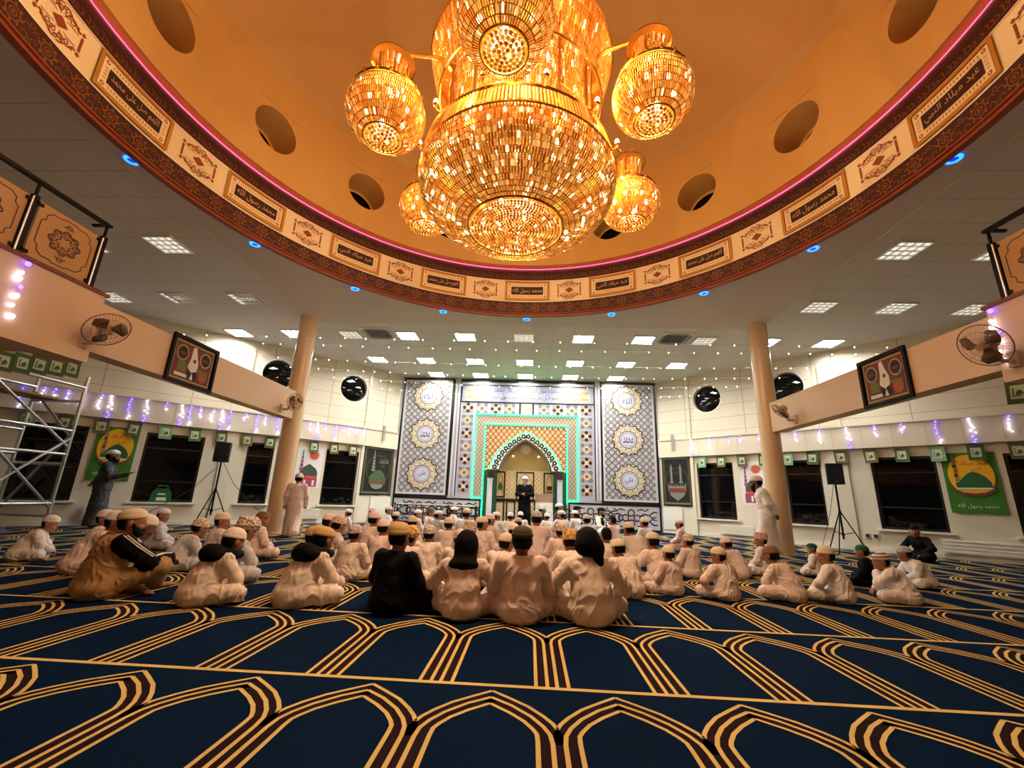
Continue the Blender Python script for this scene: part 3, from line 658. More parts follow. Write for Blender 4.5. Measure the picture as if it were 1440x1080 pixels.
for cx, cy in ((SX0, SY1), (SX1, SY1), (SX0, SY0), (SX1, SY0)):     # corner fillets between the radial fan and the square
    an = [k for k in range(n)]
    best = min(range(n), key=lambda k: -((math.sin(2*PI*(k+.5)/n)*(cx-DC.x)+math.cos(2*PI*(k+.5)/n)*(cy-DC.y))))
    for k in (best-1, best, best+1):
        pr = []
        for kk in (k, k+1):
            a = 2*PI*kk/n; x, y = math.sin(a), math.cos(a); tx = ((SX1 if x > 0 else SX0)-DC.x)/x; ty = ((SY1 if y > 0 else SY0)-DC.y)/y; pr.append((DC+Vector((x, y, 0))*min(tx, ty), tx < ty))
        if pr[0][1] != pr[1][1]: mb.add([(pr[0][0].x, pr[0][0].y, ZC-.03), (pr[1][0].x, pr[1][0].y, ZC-.03), (cx, cy, ZC-.03)], [(0, 1, 2)], 1)
struct('ceiling', mb, [ceil_tile(), M('smooth_soffit_paint', (228, 214, 200), .8)])
mb = MB(); ed = M('pale_ceiling_edge', (226, 214, 190), .6)
for a in (((SX0, SY0), (SX0, SY1)), ((SX0, SY1), (SX1, SY1)), ((SX1, SY1), (SX1, SY0))):
    (x0, y0), (x1, y1) = a; mb.box((min(x0, x1)-.012, min(y0, y1)-.012, ZC-.036), (max(x0, x1)+.012, max(y0, y1)+.012, ZC-.005))
struct('trim_5', mb, [ed])

# drum, dome
CF = lambda r: (lambda u, v, d=0.0: Vector((DC.x+(r-d)*math.sin(u/r), DC.y+(r-d)*math.cos(u/r), v)))
RD_, ZD0, ZD1 = 5.15, 6.60, 8.72
domem = M('warm_dome_plaster', (206, 160, 94), .8, var=(.9, .10)); drumm = M('warm_drum_plaster', (214, 164, 88), .8, var=(1.2, .05))
fd = CF(RD_)
circs = [(RD_*math.radians(22.5*k), 7.53, .42) for k in range(-7, 9)]
mb = wall_mb(fd, -PI*RD_+.2, PI*RD_+.2, ZD0, ZD1, (), circs, dep=.75, back=1)
mb.lathe([(DR+.25, ZD0+.02), (RD_, ZD0)], (DC.x, DC.y, 0), 96)
struct('wall_drum', mb, [drumm])
mb = MB(); prof = [(RD_+.04, ZD1)]+[(RD_*math.cos(t), ZD1+3.3*math.sin(t)) for t in [PI/2*k/16 for k in range(0, 16)]]+[(0.02, ZD1+3.3)]
mb.lathe(prof, (DC.x, DC.y, 0), 96); o = struct('ceiling_dome', mb, [domem], smooth=True)
for k in range(-7, 9):
    nwin[0] += 1; root = bpy.data.objects.new('window_%d' % nwin[0], None); COL.objects.link(root); root['kind'] = 'structure'; root['label'] = 'deep round opening in the dome drum'
    u = RD_*math.radians(22.5*k); f = MB(); f.ring(fd, u, 7.53, .36, .42, -.70, n=32); f.build('window_frame', drumm, root); g = MB(); g.disc(fd, u, 7.53, .42, -.74, n=32); g.build('glass', glassm, root)

# frieze ring
fz = CF(DR); NS = 128
mb = MB(); full = 2*PI*DR
def band(z0, z1, mi, d=0): mb.rect(fz, -full/2, z0, full/2, z1, d, mi, NS)
band(5.30, 5.355, 3); band(5.355, 5.68, 1); band(5.68, 6.25, 0); band(6.25, 6.46, 1); band(6.46, 6.52, 4)
mb.lathe([(DR, 5.30), (DR+.10, 5.30), (DR+.10, 5.36)], (DC.x, DC.y, 0), NS, 3); mb.lathe([(DR-.035, 5.345), (DR-.035, 5.365)], (DC.x, DC.y, 0), NS, 3); mb.lathe([(DR, 5.34), (DR-.035, 5.345)], (DC.x, DC.y, 0), NS, 3); mb.lathe([(DR-.035, 5.365), (DR, 5.37)], (DC.x, DC.y, 0), NS, 3)
mb.lathe([(DR, 6.46), (DR-.05, 6.475), (DR-.05, 6.515), (DR, 6.53), (DR+.25, 6.53)], (DC.x, DC.y, 0), NS, 4)
nr = 80
for k in range(nr):                                                 # arabesque rosettes of the lower band
    u = full*(k+.5)/nr-full/2
    if abs(u/DR) > math.radians(128): continue
    mb.ring(fz, u, 5.52, .075, .088, .006, 2, 14); mb.ring(fz, u, 5.52, .036, .047, .006, 2, 10); mb.disc(fz, u, 5.52, .018, .006, 2, 8)
    for a in range(8): q = 2*PI*a/8; mb.disc(fz, u+.105*math.cos(q), 5.52+.105*math.sin(q), .017, .006, 2, 6)
    for s in (-1, 1):
        c = u+s*full/nr/2
        for q in (0, 1): mb.ring(fz, c+s*(-.055), 5.44+q*.10, .028, .037, .006, 2, 8, 0, PI)
    mb.ring(fz, u+full/nr/2, 5.60, .022, .03, .006, 2, 8); mb.ring(fz, u+full/nr/2, 5.40, .03, .038, .006, 2, 8, 0, PI)
    for q in range(6):                                              # Kufic-like strokes of the upper band
        x = u-.19+.064*q; h = (.07, .03, .06, .09, .04, .055)[(q*5+k) % 6]; mb.ribbon(fz, [(x, 6.31), (x+.045, 6.31), (x+.045, 6.31+h), (x+.01, 6.33+h)], .011, .006, 2)
for (z, d) in ((5.665, .012), (6.235, .012)): band(z, z+.016, 5, d)
def ornament(u0):
    v0 = 5.965; q = 3
    mb.poly(fz, [(u0-.10, v0), (u0, v0-.075), (u0+.10, v0), (u0, v0+.075)], .008, q)
    for s in (-1, 1):
        x = u0+s*.27; mb.rect(fz, x-.014, v0-.10, x+.014, v0+.10, .008, q)
        for t in (-1, 1):
            mb.poly(fz, [(x-.03, v0+t*.145), (x, v0+t*.145-.03), (x+.03, v0+t*.145), (x, v0+t*.145+.03)], .008, q)
            mb.ribbon(fz, [(u0+s*.22, v0+t*.085), (u0+s*.10, v0+t*.085), (u0+s*.06, v0+t*.07)], .008, .008, q)
            mb.ring(fz, u0+s*.05, v0+t*.155, .026, .037, .008, q, 10); mb.ring(fz, u0+s*.12, v0+t*.135, .020, .032, .008, q, 9); mb.ring(fz, u0, v0+t*.20, .014, .026, .008, q, 8)
            mb.ribbon(fz, [(u0+s*.02, v0+t*.10), (u0+s*.08, v0+t*.19), (u0+s*.15, v0+t*.175), (u0+s*.215, v0+t*.115)], [.008, .022, .018, .03], .008, q)
            mb.ribbon(fz, [(u0+s*.10, v0+t*.19), (u0+s*.06, v0+t*.225), (u0+s*.02, v0+t*.235)], [.016, .02, .012], .008, q)
            mb.disc(fz, u0+s*.19, v0+t*.155, .017, .008, q, 7); mb.disc(fz, u0+s*.225, v0+t*.125, .014, .008, q, 7)
for k in range(-6, 6): ornament(DR*math.radians(22.5*k+11.25))
struct('trim_6', mb, [creamfz, maroon, M('dull_gold_paint', (150, 92, 34), .5, .3), M('red_brown_paint', (150, 66, 26), .5), M('rose_cornice_paint', (120, 60, 60), .5), M('pale_bead_paint', (252, 236, 214), .5)], 'circular frieze of maroon and cream bands below the dome')
ordn = ['centre', 'first', 'second', 'third', 'fourth', 'fifth']
PH = ['محمد رسول الله', 'عيد ميلاد النبي', 'اللهم صل على محمد']
for k in range(-5, 6):
    u0 = DR*math.radians(22.5*k); v0 = 5.965
    lab = 'gold cartouche with script in the middle of the round frieze' if k == 0 else '%s gold script cartouche %s of the middle one on the frieze' % (ordn[abs(k)], 'right' if k > 0 else 'left')
    root = thing('calligraphy_panel', lab, 'calligraphy panel', group='script cartouches on the round frieze')
    a, b = .555, .262; f = MB()
    for w_, d_, mi in ((.03, .03, 0), (.05, .022, 1), (.062, .022, 0)):
        pass
    def strip(ua, va, ub, vb, d, mi): f.rect(fz, u0+ua, v0+va, u0+ub, v0+vb, d, mi, 6)
    for ins, wd, d, mi in ((0, .045, .03, 0), (.045, .012, .024, 2), (.057, .10, .018, 1)):
        aa, bb = a-ins, b-ins; strip(-aa, -bb, aa, -bb+wd, d, mi); strip(-aa, bb-wd, aa, bb, d, mi); f.rect(fz, u0-aa, v0-bb, u0-aa+wd, v0+bb, d, mi); f.rect(fz, u0+aa-wd, v0-bb, u0+aa, v0+bb, d, mi)
    for s in (-1, 1):
        for t in (-1, 1): f.disc(fz, u0+s*(a-.115), v0+t*(b-.105), .028, .024, 2, 8); f.disc(fz, u0+s*(a-.115), v0+t*(b-.105), .014, .026, 1, 8)
        for q in range(18): f.rect(fz, u0-.36+q*.043-.008, v0+s*.155-.02, u0-.36+q*.043+.008, v0+s*.155+.02, .024, 0)
        for q in range(4): f.rect(fz, u0+s*(a-.115)-.02, v0-.085+q*.05, u0+s*(a-.115)+.02, v0-.07+q*.05, .024, 0)
    f.build('panel_frame', [goldpaint, creamfz, M('red_brown_paint', (150, 66, 26), .5)], root)
    g = MB(); g.rect(fz, u0-.395, v0-.108, u0+.395, v0+.108, .022, 0, 5); pl = g.build('plaque', darkmaroon, root)
    t = MB(); t.text(fz, PH[k % 3], u0, v0, .15, .028, 0, .72); t.build('script', M('pale_gold_script', (222, 176, 110), .45, .2), pl)
pk = MB(); pk.tube([(DC.x+(DR-.028)*math.sin(2*PI*k/120), DC.y+(DR-.028)*math.cos(2*PI*k/120), 6.55) for k in range(120)], .014, 6, closed=True)
tag(pk.build('led_strip', M('pink_led', (255, 120, 170), .4, emit=(255, 84, 140), es=1.5)), 'glowing pink LED strip around the top of the round frieze', 'led strip')

# columns
for nm, x, lab in (('left', -5.84, 'round peach column in front of the left windows'), ('right', 5.53, 'round peach column in front of the right windows')):
    mb = MB(); mb.lathe([(.23, 0), (.23, .04), (.215, .05), (.215, ZC)], (x, 10.1, 0), 40); o = struct('column', mb, [colm], lab, 40)
# balcony beams across the side bays, the nearer stretch is a deeper balcony front
for nm, x, sg in (('left', -5.72, -1), ('right', 5.47, 1)):
    mb = MB(); mb.box((min(x, x+sg*.28), 4.97, 2.63), (max(x, x+sg*.28), 9.86, 3.30)); struct('beam', mb, [beamm], 'long peach beam running from the %s balcony to the column' % nm)
    mb = MB(); xf = x-sg*.03; mb.box((min(xf, xf+sg*.34), -4.1, 2.47), (max(xf, xf+sg*.34), 4.97, 3.38), 0); mb.box((min(xf-sg*.02, xf+sg*.38), -4.1, 3.38), (max(xf-sg*.02, xf+sg*.38), 5.0, 3.425), 1)
    mb.box((min(xf+sg*.3, xf+sg*5.4), -4.1, 2.60), (max(xf+sg*.3, xf+sg*5.4), 4.97, 2.75), 0)
    struct('balcony', mb, [beamm, M('red_brown_timber', (120, 60, 38), .5)], 'peach balcony front with dark timber capping on the %s' % nm)

# floor: navy carpet woven with gold prayer arches, row by row
P_, R_, X0_, YA_ = .645, 1.2987, .149, 2.6767
def carpet_mat(name, col, sc=140):
    return M(name, col, .95, bump=(260, .5), var=(3, .18), spec=.04)
mb = MB(); mb.quad((-13, -4.3, 0), (13, -4.3, 0), (13, 16.1, 0), (-13, 16.1, 0), 0)
ARCH = [[(.2325, R_), (.2325, .53), (.229, .475), (.212, .436), (.171, .37), (.10, .295), (0, .212)],
        [(.2955, R_), (.2955, .55), (.288, .477), (.260, .408), (.204, .322), (.108, .222), (0, .144)],
        [(.3225, .425), (.304, .378), (.262, .312), (.190, .224), (.09, .140), (0, .069)]]
for row in range(-4, 11):
    y0 = YA_+R_*row
    if y0 > 15.6: break
    nx = 22 if row < 6 else 20
    xa, xb = X0_-P_*nx, X0_+P_*nx; fl = lambda u, v, d=0: Vector((u, v, d))
    mb.rect(fl, xa, y0-.018, xb, y0+.016, .0022, 1, 1)
    for k in range(-nx, nx):
        cx = X0_+P_*(k+.5)
        for s in (-1, 1):
            for ci, c in enumerate(ARCH): mb.ribbon(fl, [(cx+s*x, y0-y) for x, y in c], .0205, .0020, 1)
            mb.ribbon(fl, [(cx+s*.2775, y0-R_), (cx+s*.2775, y0-.50)], .09, .0010, 2)
            mb.ribbon(fl, [(cx+s*x, y0-y) for x, y in ARCH[1][1:]], .115, .0012, 2)
struct('floor', mb, [carpet_mat('navy_carpet', (4, 29, 58)), carpet_mat('gold_carpet_line', (230, 202, 128)), carpet_mat('maroon_carpet_band', (42, 26, 30))])
# ------------------------------------------------------------------ ceiling lamps
lampwhite = M('lamp_frame_white', (236, 234, 226), .5)
litm = M('lit_diffuser', (255, 255, 255), .5, emit=(255, 252, 244), es=LIT); dimm = M('unlit_diffuser_glow', (240, 238, 228), .5, emit=(255, 250, 236), es=.62)  # unlit diffusers emit faintly, standing in for ambient room light on them
def lamp_mesh():
    f = MB(); s = .285; f.border(lambda u, v, d: Vector((u, v, -d)), -s, -s, s, s, .022, 0, .035)
    for k in range(1, 4): x = -s+2*s*k/4; f.box((x-.008, -s+.02, -.030), (x+.008, s-.02, -.004)); f.box((-s+.02, x-.008, -.030), (s-.02, x+.008, -.004))
    g = MB(); g.box((-s+.02, -s+.02, -.006), (s-.02, s-.02, -.001)); return f.mesh('lamp_frame', lampwhite), g.mesh('diffuser', litm)
lf, ld = lamp_mesh(); ld2 = ld.copy(); ld2.materials[0] = dimm
ROWS = {6.79: 'row nearest the balconies', 9.05: 'row level with the columns', 11.28: 'first row behind the columns', 13.53: 'middle row towards the tiled wall', 15.2: 'row against the tiled wall'}
def lamp(x, y, k, lit):
    side = 'in the middle' if k == 0 else '%s %s of the middle' % (('one', 'two', 'three', 'four', 'five', 'six')[abs(k)-1], 'right' if k > 0 else 'left')
    r = thing('ceiling_lamp', '%s square ceiling lamp, %s, %s' % ('bright' if lit else 'unlit', side, ROWS[y]), 'ceiling light', (x, y, ZC), 0, 'square lamps in the tiled ceiling')
    put('lamp_frame', lf, r); put('diffuser', ld if lit else ld2, r)
for y, ks in ((6.79, (-5, -4, 4, 5)), (9.05, (-6, -5, -4, 4, 5, 6)), (11.28, range(-5, 6)), (13.53, range(-3, 4)), (15.2, range(-2, 3))):
    for k in ks:
        lit = not (y < 10 or (y == 11.28 and k in (-3, 0, 3)))
        lamp(-.265+1.655*k, y, k, lit)
# cassette air conditioners and grilles
vg = M('grille_dark_grey', (70, 68, 66), .7)  # dark grey of the intake grilles and vent backings
for x, sd in ((-4.38, 'left'), (3.85, 'right')):
    r = thing('air_conditioner', 'square cassette air conditioner in the ceiling near the %s column' % sd, 'air conditioner', (x, 11.12, ZC)); f = MB()
    f.border(lambda u, v, d: Vector((u, v, -d)), -.42, -.42, .42, .42, .10, 0, .04); f.build('casing', lampwhite, r)
    g = MB(); g.box((-.30, -.30, -.02), (.30, .30, -.012)); g.build('intake_grille', vg, r)
    for a in range(4):
        c, s = math.cos(a*PI/2), math.sin(a*PI/2); l = MB(); l.obox((c*.355, s*.355, -.047), ((c, s, 0), (-s, c, 0), (0, 0, 1)), (.03, .27, .005)); l.build('louvre', M('louvre_grey', (150, 148, 144), .5), r)
for x, lab in ((-8.45, 'left one'), (-6.77, 'right one')):
    r = thing('ceiling_vent', '%s of two slatted ceiling vents on the left' % lab, 'vent', (x, 9.06, ZC)); f = MB(); f.border(lambda u, v, d: Vector((u, v, -d)), -.28, -.28, .28, .28, .03, 0, .02)
    for k in range(5): f.box((-.25, -.22+k*.1, -.016), (.25, -.17+k*.1, -.004)); f.box((-.22+k*.1, -.25, -.018), (-.19+k*.1, .25, -.004))
    f.build('grille', lampwhite, r); g = MB(); g.box((-.26, -.26, -.003), (.26, .26, -.001)); g.build('backing', vg, r)
# blue downlights around the opening
blue = M('blue_led', (70, 140, 255), .3, emit=(24, 96, 255), es=4.5); bluei = M('blue_lens', (20, 50, 160), .2, emit=(14, 44, 230), es=1.0)
f = MB(); fl_ = lambda u, v, d: Vector((u, v, -d)); f.ring(fl_, 0, 0, .048, .085, .012, n=28); f.lathe([(.085, -.012), (.09, 0)], (0, 0, 0), 28); fm = f.mesh('glowing_ring', blue)
g = MB(); g.disc(fl_, 0, 0, .05, .004, 0, 24); gm = g.mesh('lens', bluei)
BL = ['far end of the opening', 'first', 'second', 'third', 'fourth']
for k in range(-4, 5):
    a = math.radians(22.0*k); x, y = DC.x+5.44*math.sin(a), DC.y+.12+5.44*math.cos(a)
    lab = 'blue glowing downlight at the %s, under the middle cartouche' % BL[0] if k == 0 else '%s blue downlight %s of the middle one along the round opening' % (BL[abs(k)].replace('far end of the opening', ''), 'right' if k > 0 else 'left')
    r = thing('blue_downlight', lab, 'downlight', (x, y, ZC-.031), 0, 'blue downlights around the opening'); put('glowing_ring', fm, r); put('lens', gm, r)

# ------------------------------------------------------------------ chandelier
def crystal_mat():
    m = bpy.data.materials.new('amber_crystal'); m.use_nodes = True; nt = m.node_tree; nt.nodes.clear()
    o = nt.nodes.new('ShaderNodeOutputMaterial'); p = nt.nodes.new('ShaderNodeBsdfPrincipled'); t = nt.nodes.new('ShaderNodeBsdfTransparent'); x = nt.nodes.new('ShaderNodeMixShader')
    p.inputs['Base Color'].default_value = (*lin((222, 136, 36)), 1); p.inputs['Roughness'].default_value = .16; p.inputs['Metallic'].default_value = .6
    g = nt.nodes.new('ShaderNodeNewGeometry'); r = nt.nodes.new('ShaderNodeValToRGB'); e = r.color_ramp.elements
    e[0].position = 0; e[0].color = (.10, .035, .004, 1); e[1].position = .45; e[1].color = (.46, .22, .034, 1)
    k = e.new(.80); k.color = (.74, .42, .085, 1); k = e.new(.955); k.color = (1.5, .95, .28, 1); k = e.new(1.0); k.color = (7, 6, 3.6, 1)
    nt.links.new(g.outputs['Random Per Island'], r.inputs[0]); nt.links.new(r.outputs[0], p.inputs['Emission Color']); p.inputs['Emission Strength'].default_value = CRY  # random emission per crystal stands in for sparkle from the inner bulbs
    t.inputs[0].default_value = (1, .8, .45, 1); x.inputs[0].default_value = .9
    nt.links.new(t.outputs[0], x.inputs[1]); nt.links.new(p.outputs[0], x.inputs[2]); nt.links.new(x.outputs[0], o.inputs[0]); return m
cry = crystal_mat(); bulbm = M('warm_bulb', (255, 230, 180), .3, emit=(255, 220, 150), es=26)
def prism_row(mb, c, z0, z1, r0, r1, n, fill=.78, th=.012, ph=0.0):
    """a row of hanging prisms, each a slim faceted drop"""
    for k in range(n):
        a = 2*PI*(k+ph)/n; ca, sa = math.cos(a), math.sin(a); h = PI*r0/n*fill; h1 = PI*r1/n*fill
        def P(r, z, t, d): return (c[0]+(r+d)*ca-t*sa, c[1]+(r+d)*sa+t*ca, c[2]+z)
        dz = (z1-z0)*.06
        vs = [P(r0, z0+dz, -h, 0), P(r0, z0+dz, 0, th), P(r0, z0+dz, h, 0), P(r0, z0+dz, 0, -th), P(r1, z1-dz, -h1, 0), P(r1, z1-dz, 0, th), P(r1, z1-dz, h1, 0), P(r1, z1-dz, 0, -th)]
        mb.add(vs, [(0, 1, 5, 4), (1, 2, 6, 5), (2, 3, 7, 6), (3, 0, 4, 7), (3, 2, 1, 0), (4, 5, 6, 7)])
def hoop(mb, c, r, z, t=.009, n=48): mb.tube([(c[0]+r*math.cos(2*PI*k/n), c[1]+r*math.sin(2*PI*k/n), c[2]+z) for k in range(n)], t, 5, closed=True)
def bead_disc(mb, c, z, r, bead, sag=.05):
    rr = 0; k = 0
    while rr < r:
        m = max(1, int(2*PI*rr/(bead*1.9)))
        for j in range(m):
            a = 2*PI*j/m+k*.4; mb.ball((c[0]+rr*math.cos(a), c[1]+rr*math.sin(a), c[2]+z-sag*(1-(rr/r)**2)), bead, 6)
        rr += bead*1.9; k += 1
bb_ = MB(); bb_.ball((0, 0, 0), .026, 8, 0, (1, 1, 1.5)); bulb_me = bb_.mesh('bulb', bulbm, True)
CC = (-.24, 4.38, 0)
ch = thing('chandelier', 'huge amber crystal chandelier with a central bowl and outer lanterns under the dome', 'chandelier', (0, 0, 0))
fr = MB()
prof = [(.56+.605*math.sin(PI/2*t)**.95, 4.06+.56*(1-math.cos(PI/2*t))**.9) for t in [k/15 for k in range(16)]]
m1 = MB()
for i in range(len(prof)-1): 
    (r0, z0), (r1, z1) = prof[i], prof[i+1]; prism_row(m1, CC, z0, z1, r0, r1, int(2*PI*r1/.032), ph=.5*(i % 2)); hoop(fr, CC, r1, z1, .006, 64)
m1.build('crystal_bowl', cry, ch)
hoop(fr, CC, .56, 4.06, .016, 56)
m2 = MB(); bead_disc(m2, CC, 4.05, .54, .019, .035); m2.build('crystal_disc', cry, ch, True)
m3 = MB(); prism_row(m3, CC, 4.64, 4.90, 1.165, 1.11, 190, .6); m3.build('crystal_rod_band', cry, ch); hoop(fr, CC, 1.10, 4.91, .024, 64); hoop(fr, CC, 1.165, 4.63, .018, 64)
m4 = MB(); fr.lathe([(1.10, 4.92), (.90, 4.98)], CC, 56)
for i in range(12): z = 4.98+.117*i; prism_row(m4, CC, z, z+.112, .885, .885, 170, .7, ph=.5*(i % 2)); hoop(fr, CC, .89, z+.115, .005, 56)
m4.build('crystal_column', cry, ch)
for k in range(12):
    a = 2*PI*k/12; fr.tube([(CC[0]+.905*math.cos(a), CC[1]+.905*math.sin(a), 4.97), (CC[0]+.905*math.cos(a), CC[1]+.905*math.sin(a), 6.4)], .018, 6)
m5 = MB()
for i in range(5): prism_row(m5, CC, 5.80+.12*i, 5.91+.12*i, 1.02+.028*i, 1.04+.028*i, 180, .6)
m5.build('pleated_crystal_collar', cry, ch); hoop(fr, CC, 1.02, 5.79, .018, 56); hoop(fr, CC, 1.16, 6.41, .022, 56); fr.lathe([(1.16, 6.42), (.6, 6.50)], CC, 56)
m6 = MB()
for i in range(5): prism_row(m6, CC, 6.5+.24*i, 6.72+.24*i, .56, .56, 120, .7, ph=.5*(i % 2)); hoop(fr, CC, .57, 6.73+.24*i, .01, 48)
m6.build('upper_crystal_column', cry, ch)
m7 = MB()
for i in range(4): prism_row(m7, CC, 7.35+.13*i, 7.47+.13*i, .72+.03*i, .75+.03*i, 100, .55)
m7.build('upper_crystal_collar', cry, ch); hoop(fr, CC, .72, 7.34, .016, 48); hoop(fr, CC, .85, 7.88, .02, 48)
fr.tube([(CC[0], CC[1], 7.6), (CC[0], CC[1], 11.98)], .05, 10); fr.lathe([(.30, 11.9), (.12, 11.7), (.05, 11.6)], CC, 24)
SATS = [((-.29, 2.63, 4.78), 'front'), ((-1.60, 3.55, 4.84), 'left'), ((1.17, 3.55, 5.04), 'right'), ((-1.60, 5.36, 5.05), 'back left'), ((1.33, 5.25, 5.06), 'back right')]
bn = 0
for (c, nm) in SATS:
    g = MB(); q = MB(); sp = [(.20, -.30), (.255, -.275), (.305, -.235), (.345, -.185), (.375, -.125), (.393, -.06), (.40, .0), (.396, .055), (.383, .105), (.362, .15), (.335, .19)]
    for i in range(len(sp)-1): (r0, z0), (r1, z1) = sp[i], sp[i+1]; prism_row(q, (0, 0, 0), z0, z1, r0, r1, int(2*PI*max(r0, r1)/.023), ph=.5*(i % 2), th=.008); hoop(g, (0, 0, 0), r1, z1, .006, 36)
    lo = q.build('lantern', cry, ch, loc=c); lo['label'] = {'front': 'lantern hanging in front of the upper column', 'left': 'outer lantern on the left', 'right': 'outer lantern on the right', 'back left': 'lantern half hidden behind the bowl on the left', 'back right': 'lantern behind the bowl on the right'}[nm]
    hoop(g, (0, 0, 0), .20, -.30, .010, 32); g.lathe([(.345, .19), (.36, .21), (.30, .235), (.16, .245)], (0, 0, 0), 32)
    for k in range(16): a = 2*PI*k/16; g.ball((.35*math.cos(a), .35*math.sin(a), .215), .022, 6)
    for k in range(6): a = 2*PI*k/6; g.tube([(.165*math.cos(a), .165*math.sin(a), .24), (.165*math.cos(a), .165*math.sin(a), .68)], .010, 6)
    g.lathe([(.24, .67), (.235, .695), (.17, .72), (.07, .75), (.03, .82), (0, .83)], (0, 0, 0), 28)
    for k in range(5): a = 2*PI*k/5; g.tube([(0, 0, .80), (.05*math.cos(a), .05*math.sin(a), .87), (.10*math.cos(a), .10*math.sin(a), .85), (.115*math.cos(a), .115*math.sin(a), .88)], [.008, .010, .008, .004], 5)
    g.build('gilt_cage', gold, lo, 40)
    d = MB(); bead_disc(d, (0, 0, 0), -.30, .19, .021, .03); d.build('crystal_disc', cry, lo, True)
    n_ = MB(); [prism_row(n_, (0, 0, 0), .25+.105*i, .35+.105*i, .14, .14+.01*i, 34, ph=.5*(i % 2)) for i in range(4)]; n_.build('crystal_neck', cry, lo)
    dv = Vector((c[0]-CC[0], c[1]-CC[1], 0)); L = dv.length; dv.normalize(); p0 = Vector((CC[0], CC[1], 5.95))+dv*.9; p1 = Vector(c)+Vector((0, 0, .74))
    am = MB(); am.tube([p0-Vector(c), (p0+(p1-p0)*.35+Vector((0, 0, .10)))-Vector(c), (p0+(p1-p0)*.7+Vector((0, 0, .10)))-Vector(c), p1-Vector(c)], [.028, .024, .022, .02], 8); am.build('arm', gold, lo, True)
    for (rr, zz, k0, nn) in ((.22, .05, 0, 6), (.10, -.2, .3, 3), (.08, .4, .2, 2)):
        for k in range(nn): a = 2*PI*(k+k0)/nn; put('bulb', bulb_me, lo, (rr*math.cos(a), rr*math.sin(a), zz))
for (rr, zz, nn) in ((1.02, 4.55, 22), (.86, 4.33, 14), (.40, 4.16, 9), (.75, 5.2, 10), (.75, 5.75, 10), (.45, 6.8, 6), (.45, 7.2, 5), (1.0, 4.78, 12)):
    for k in range(nn): a = 2*PI*(k+rr*3)/nn; put('bulb', bulb_me, ch, (CC[0]+rr*math.cos(a), CC[1]+rr*math.sin(a), zz+.03*math.sin(k*2.3)))
fr.build('gilt_frame', gold, ch, 40)
def plight(name, p, e, col, r=.12):
    l = bpy.data.lights.new(name, 'POINT'); l.energy = e; l.color = col; l.shadow_soft_size = r; o = bpy.data.objects.new(name, l); COL.objects.link(o); o.location = p; return o
WARM = (1, .68, .42)
for i, (c, nm) in enumerate(SATS): plight('lantern_glow', (c[0], c[1], c[2]-.05), CH_E*.5, WARM, .10); plight('lantern_glow', (c[0], c[1], c[2]+1.0), CH_E*.8, WARM, 0)
rim = MB()
for k in range(12):
    a = 2*PI*(k+.5)/12; ca, sa = math.cos(a), math.sin(a); rim.tube([(CC[0]+1.10*ca, CC[1]+1.10*sa, 4.91), (CC[0]+1.17*ca, CC[1]+1.17*sa, 4.90), (CC[0]+1.19*ca, CC[1]+1.19*sa, 4.95)], .010, 6); rim.lathe([(.01, 0), (.03, .01), (.032, .02)], (CC[0]+1.19*ca, CC[1]+1.19*sa, 4.94), 10)
    put('bulb', bulb_me, ch, (CC[0]+1.19*ca, CC[1]+1.19*sa, 4.99))
    if k % 2 == 0: plight('rim_bulb_glow', (CC[0]+1.24*ca, CC[1]+1.24*sa, 5.03), CH_E*.9, WARM, 0)
rim.build('rim_bracket', gold, ch, 40)
sl = bpy.data.lights.new('bowl_fill_spot', 'SPOT'); sl.energy = CH_E*6; sl.color = WARM; sl.spot_size = math.radians(165); sl.spot_blend = .8; sl.shadow_soft_size = .3; so = bpy.data.objects.new('bowl_fill_spot', sl); COL.objects.link(so); so.location = (CC[0], CC[1], 3.95); plight('chandelier_glow', (CC[0], CC[1], 4.5), CH_E*1.0, WARM, .2); plight('chandelier_glow', (CC[0], CC[1], 7.0), CH_E, WARM, .2)  # spot added under the bowl to light floor and people from above
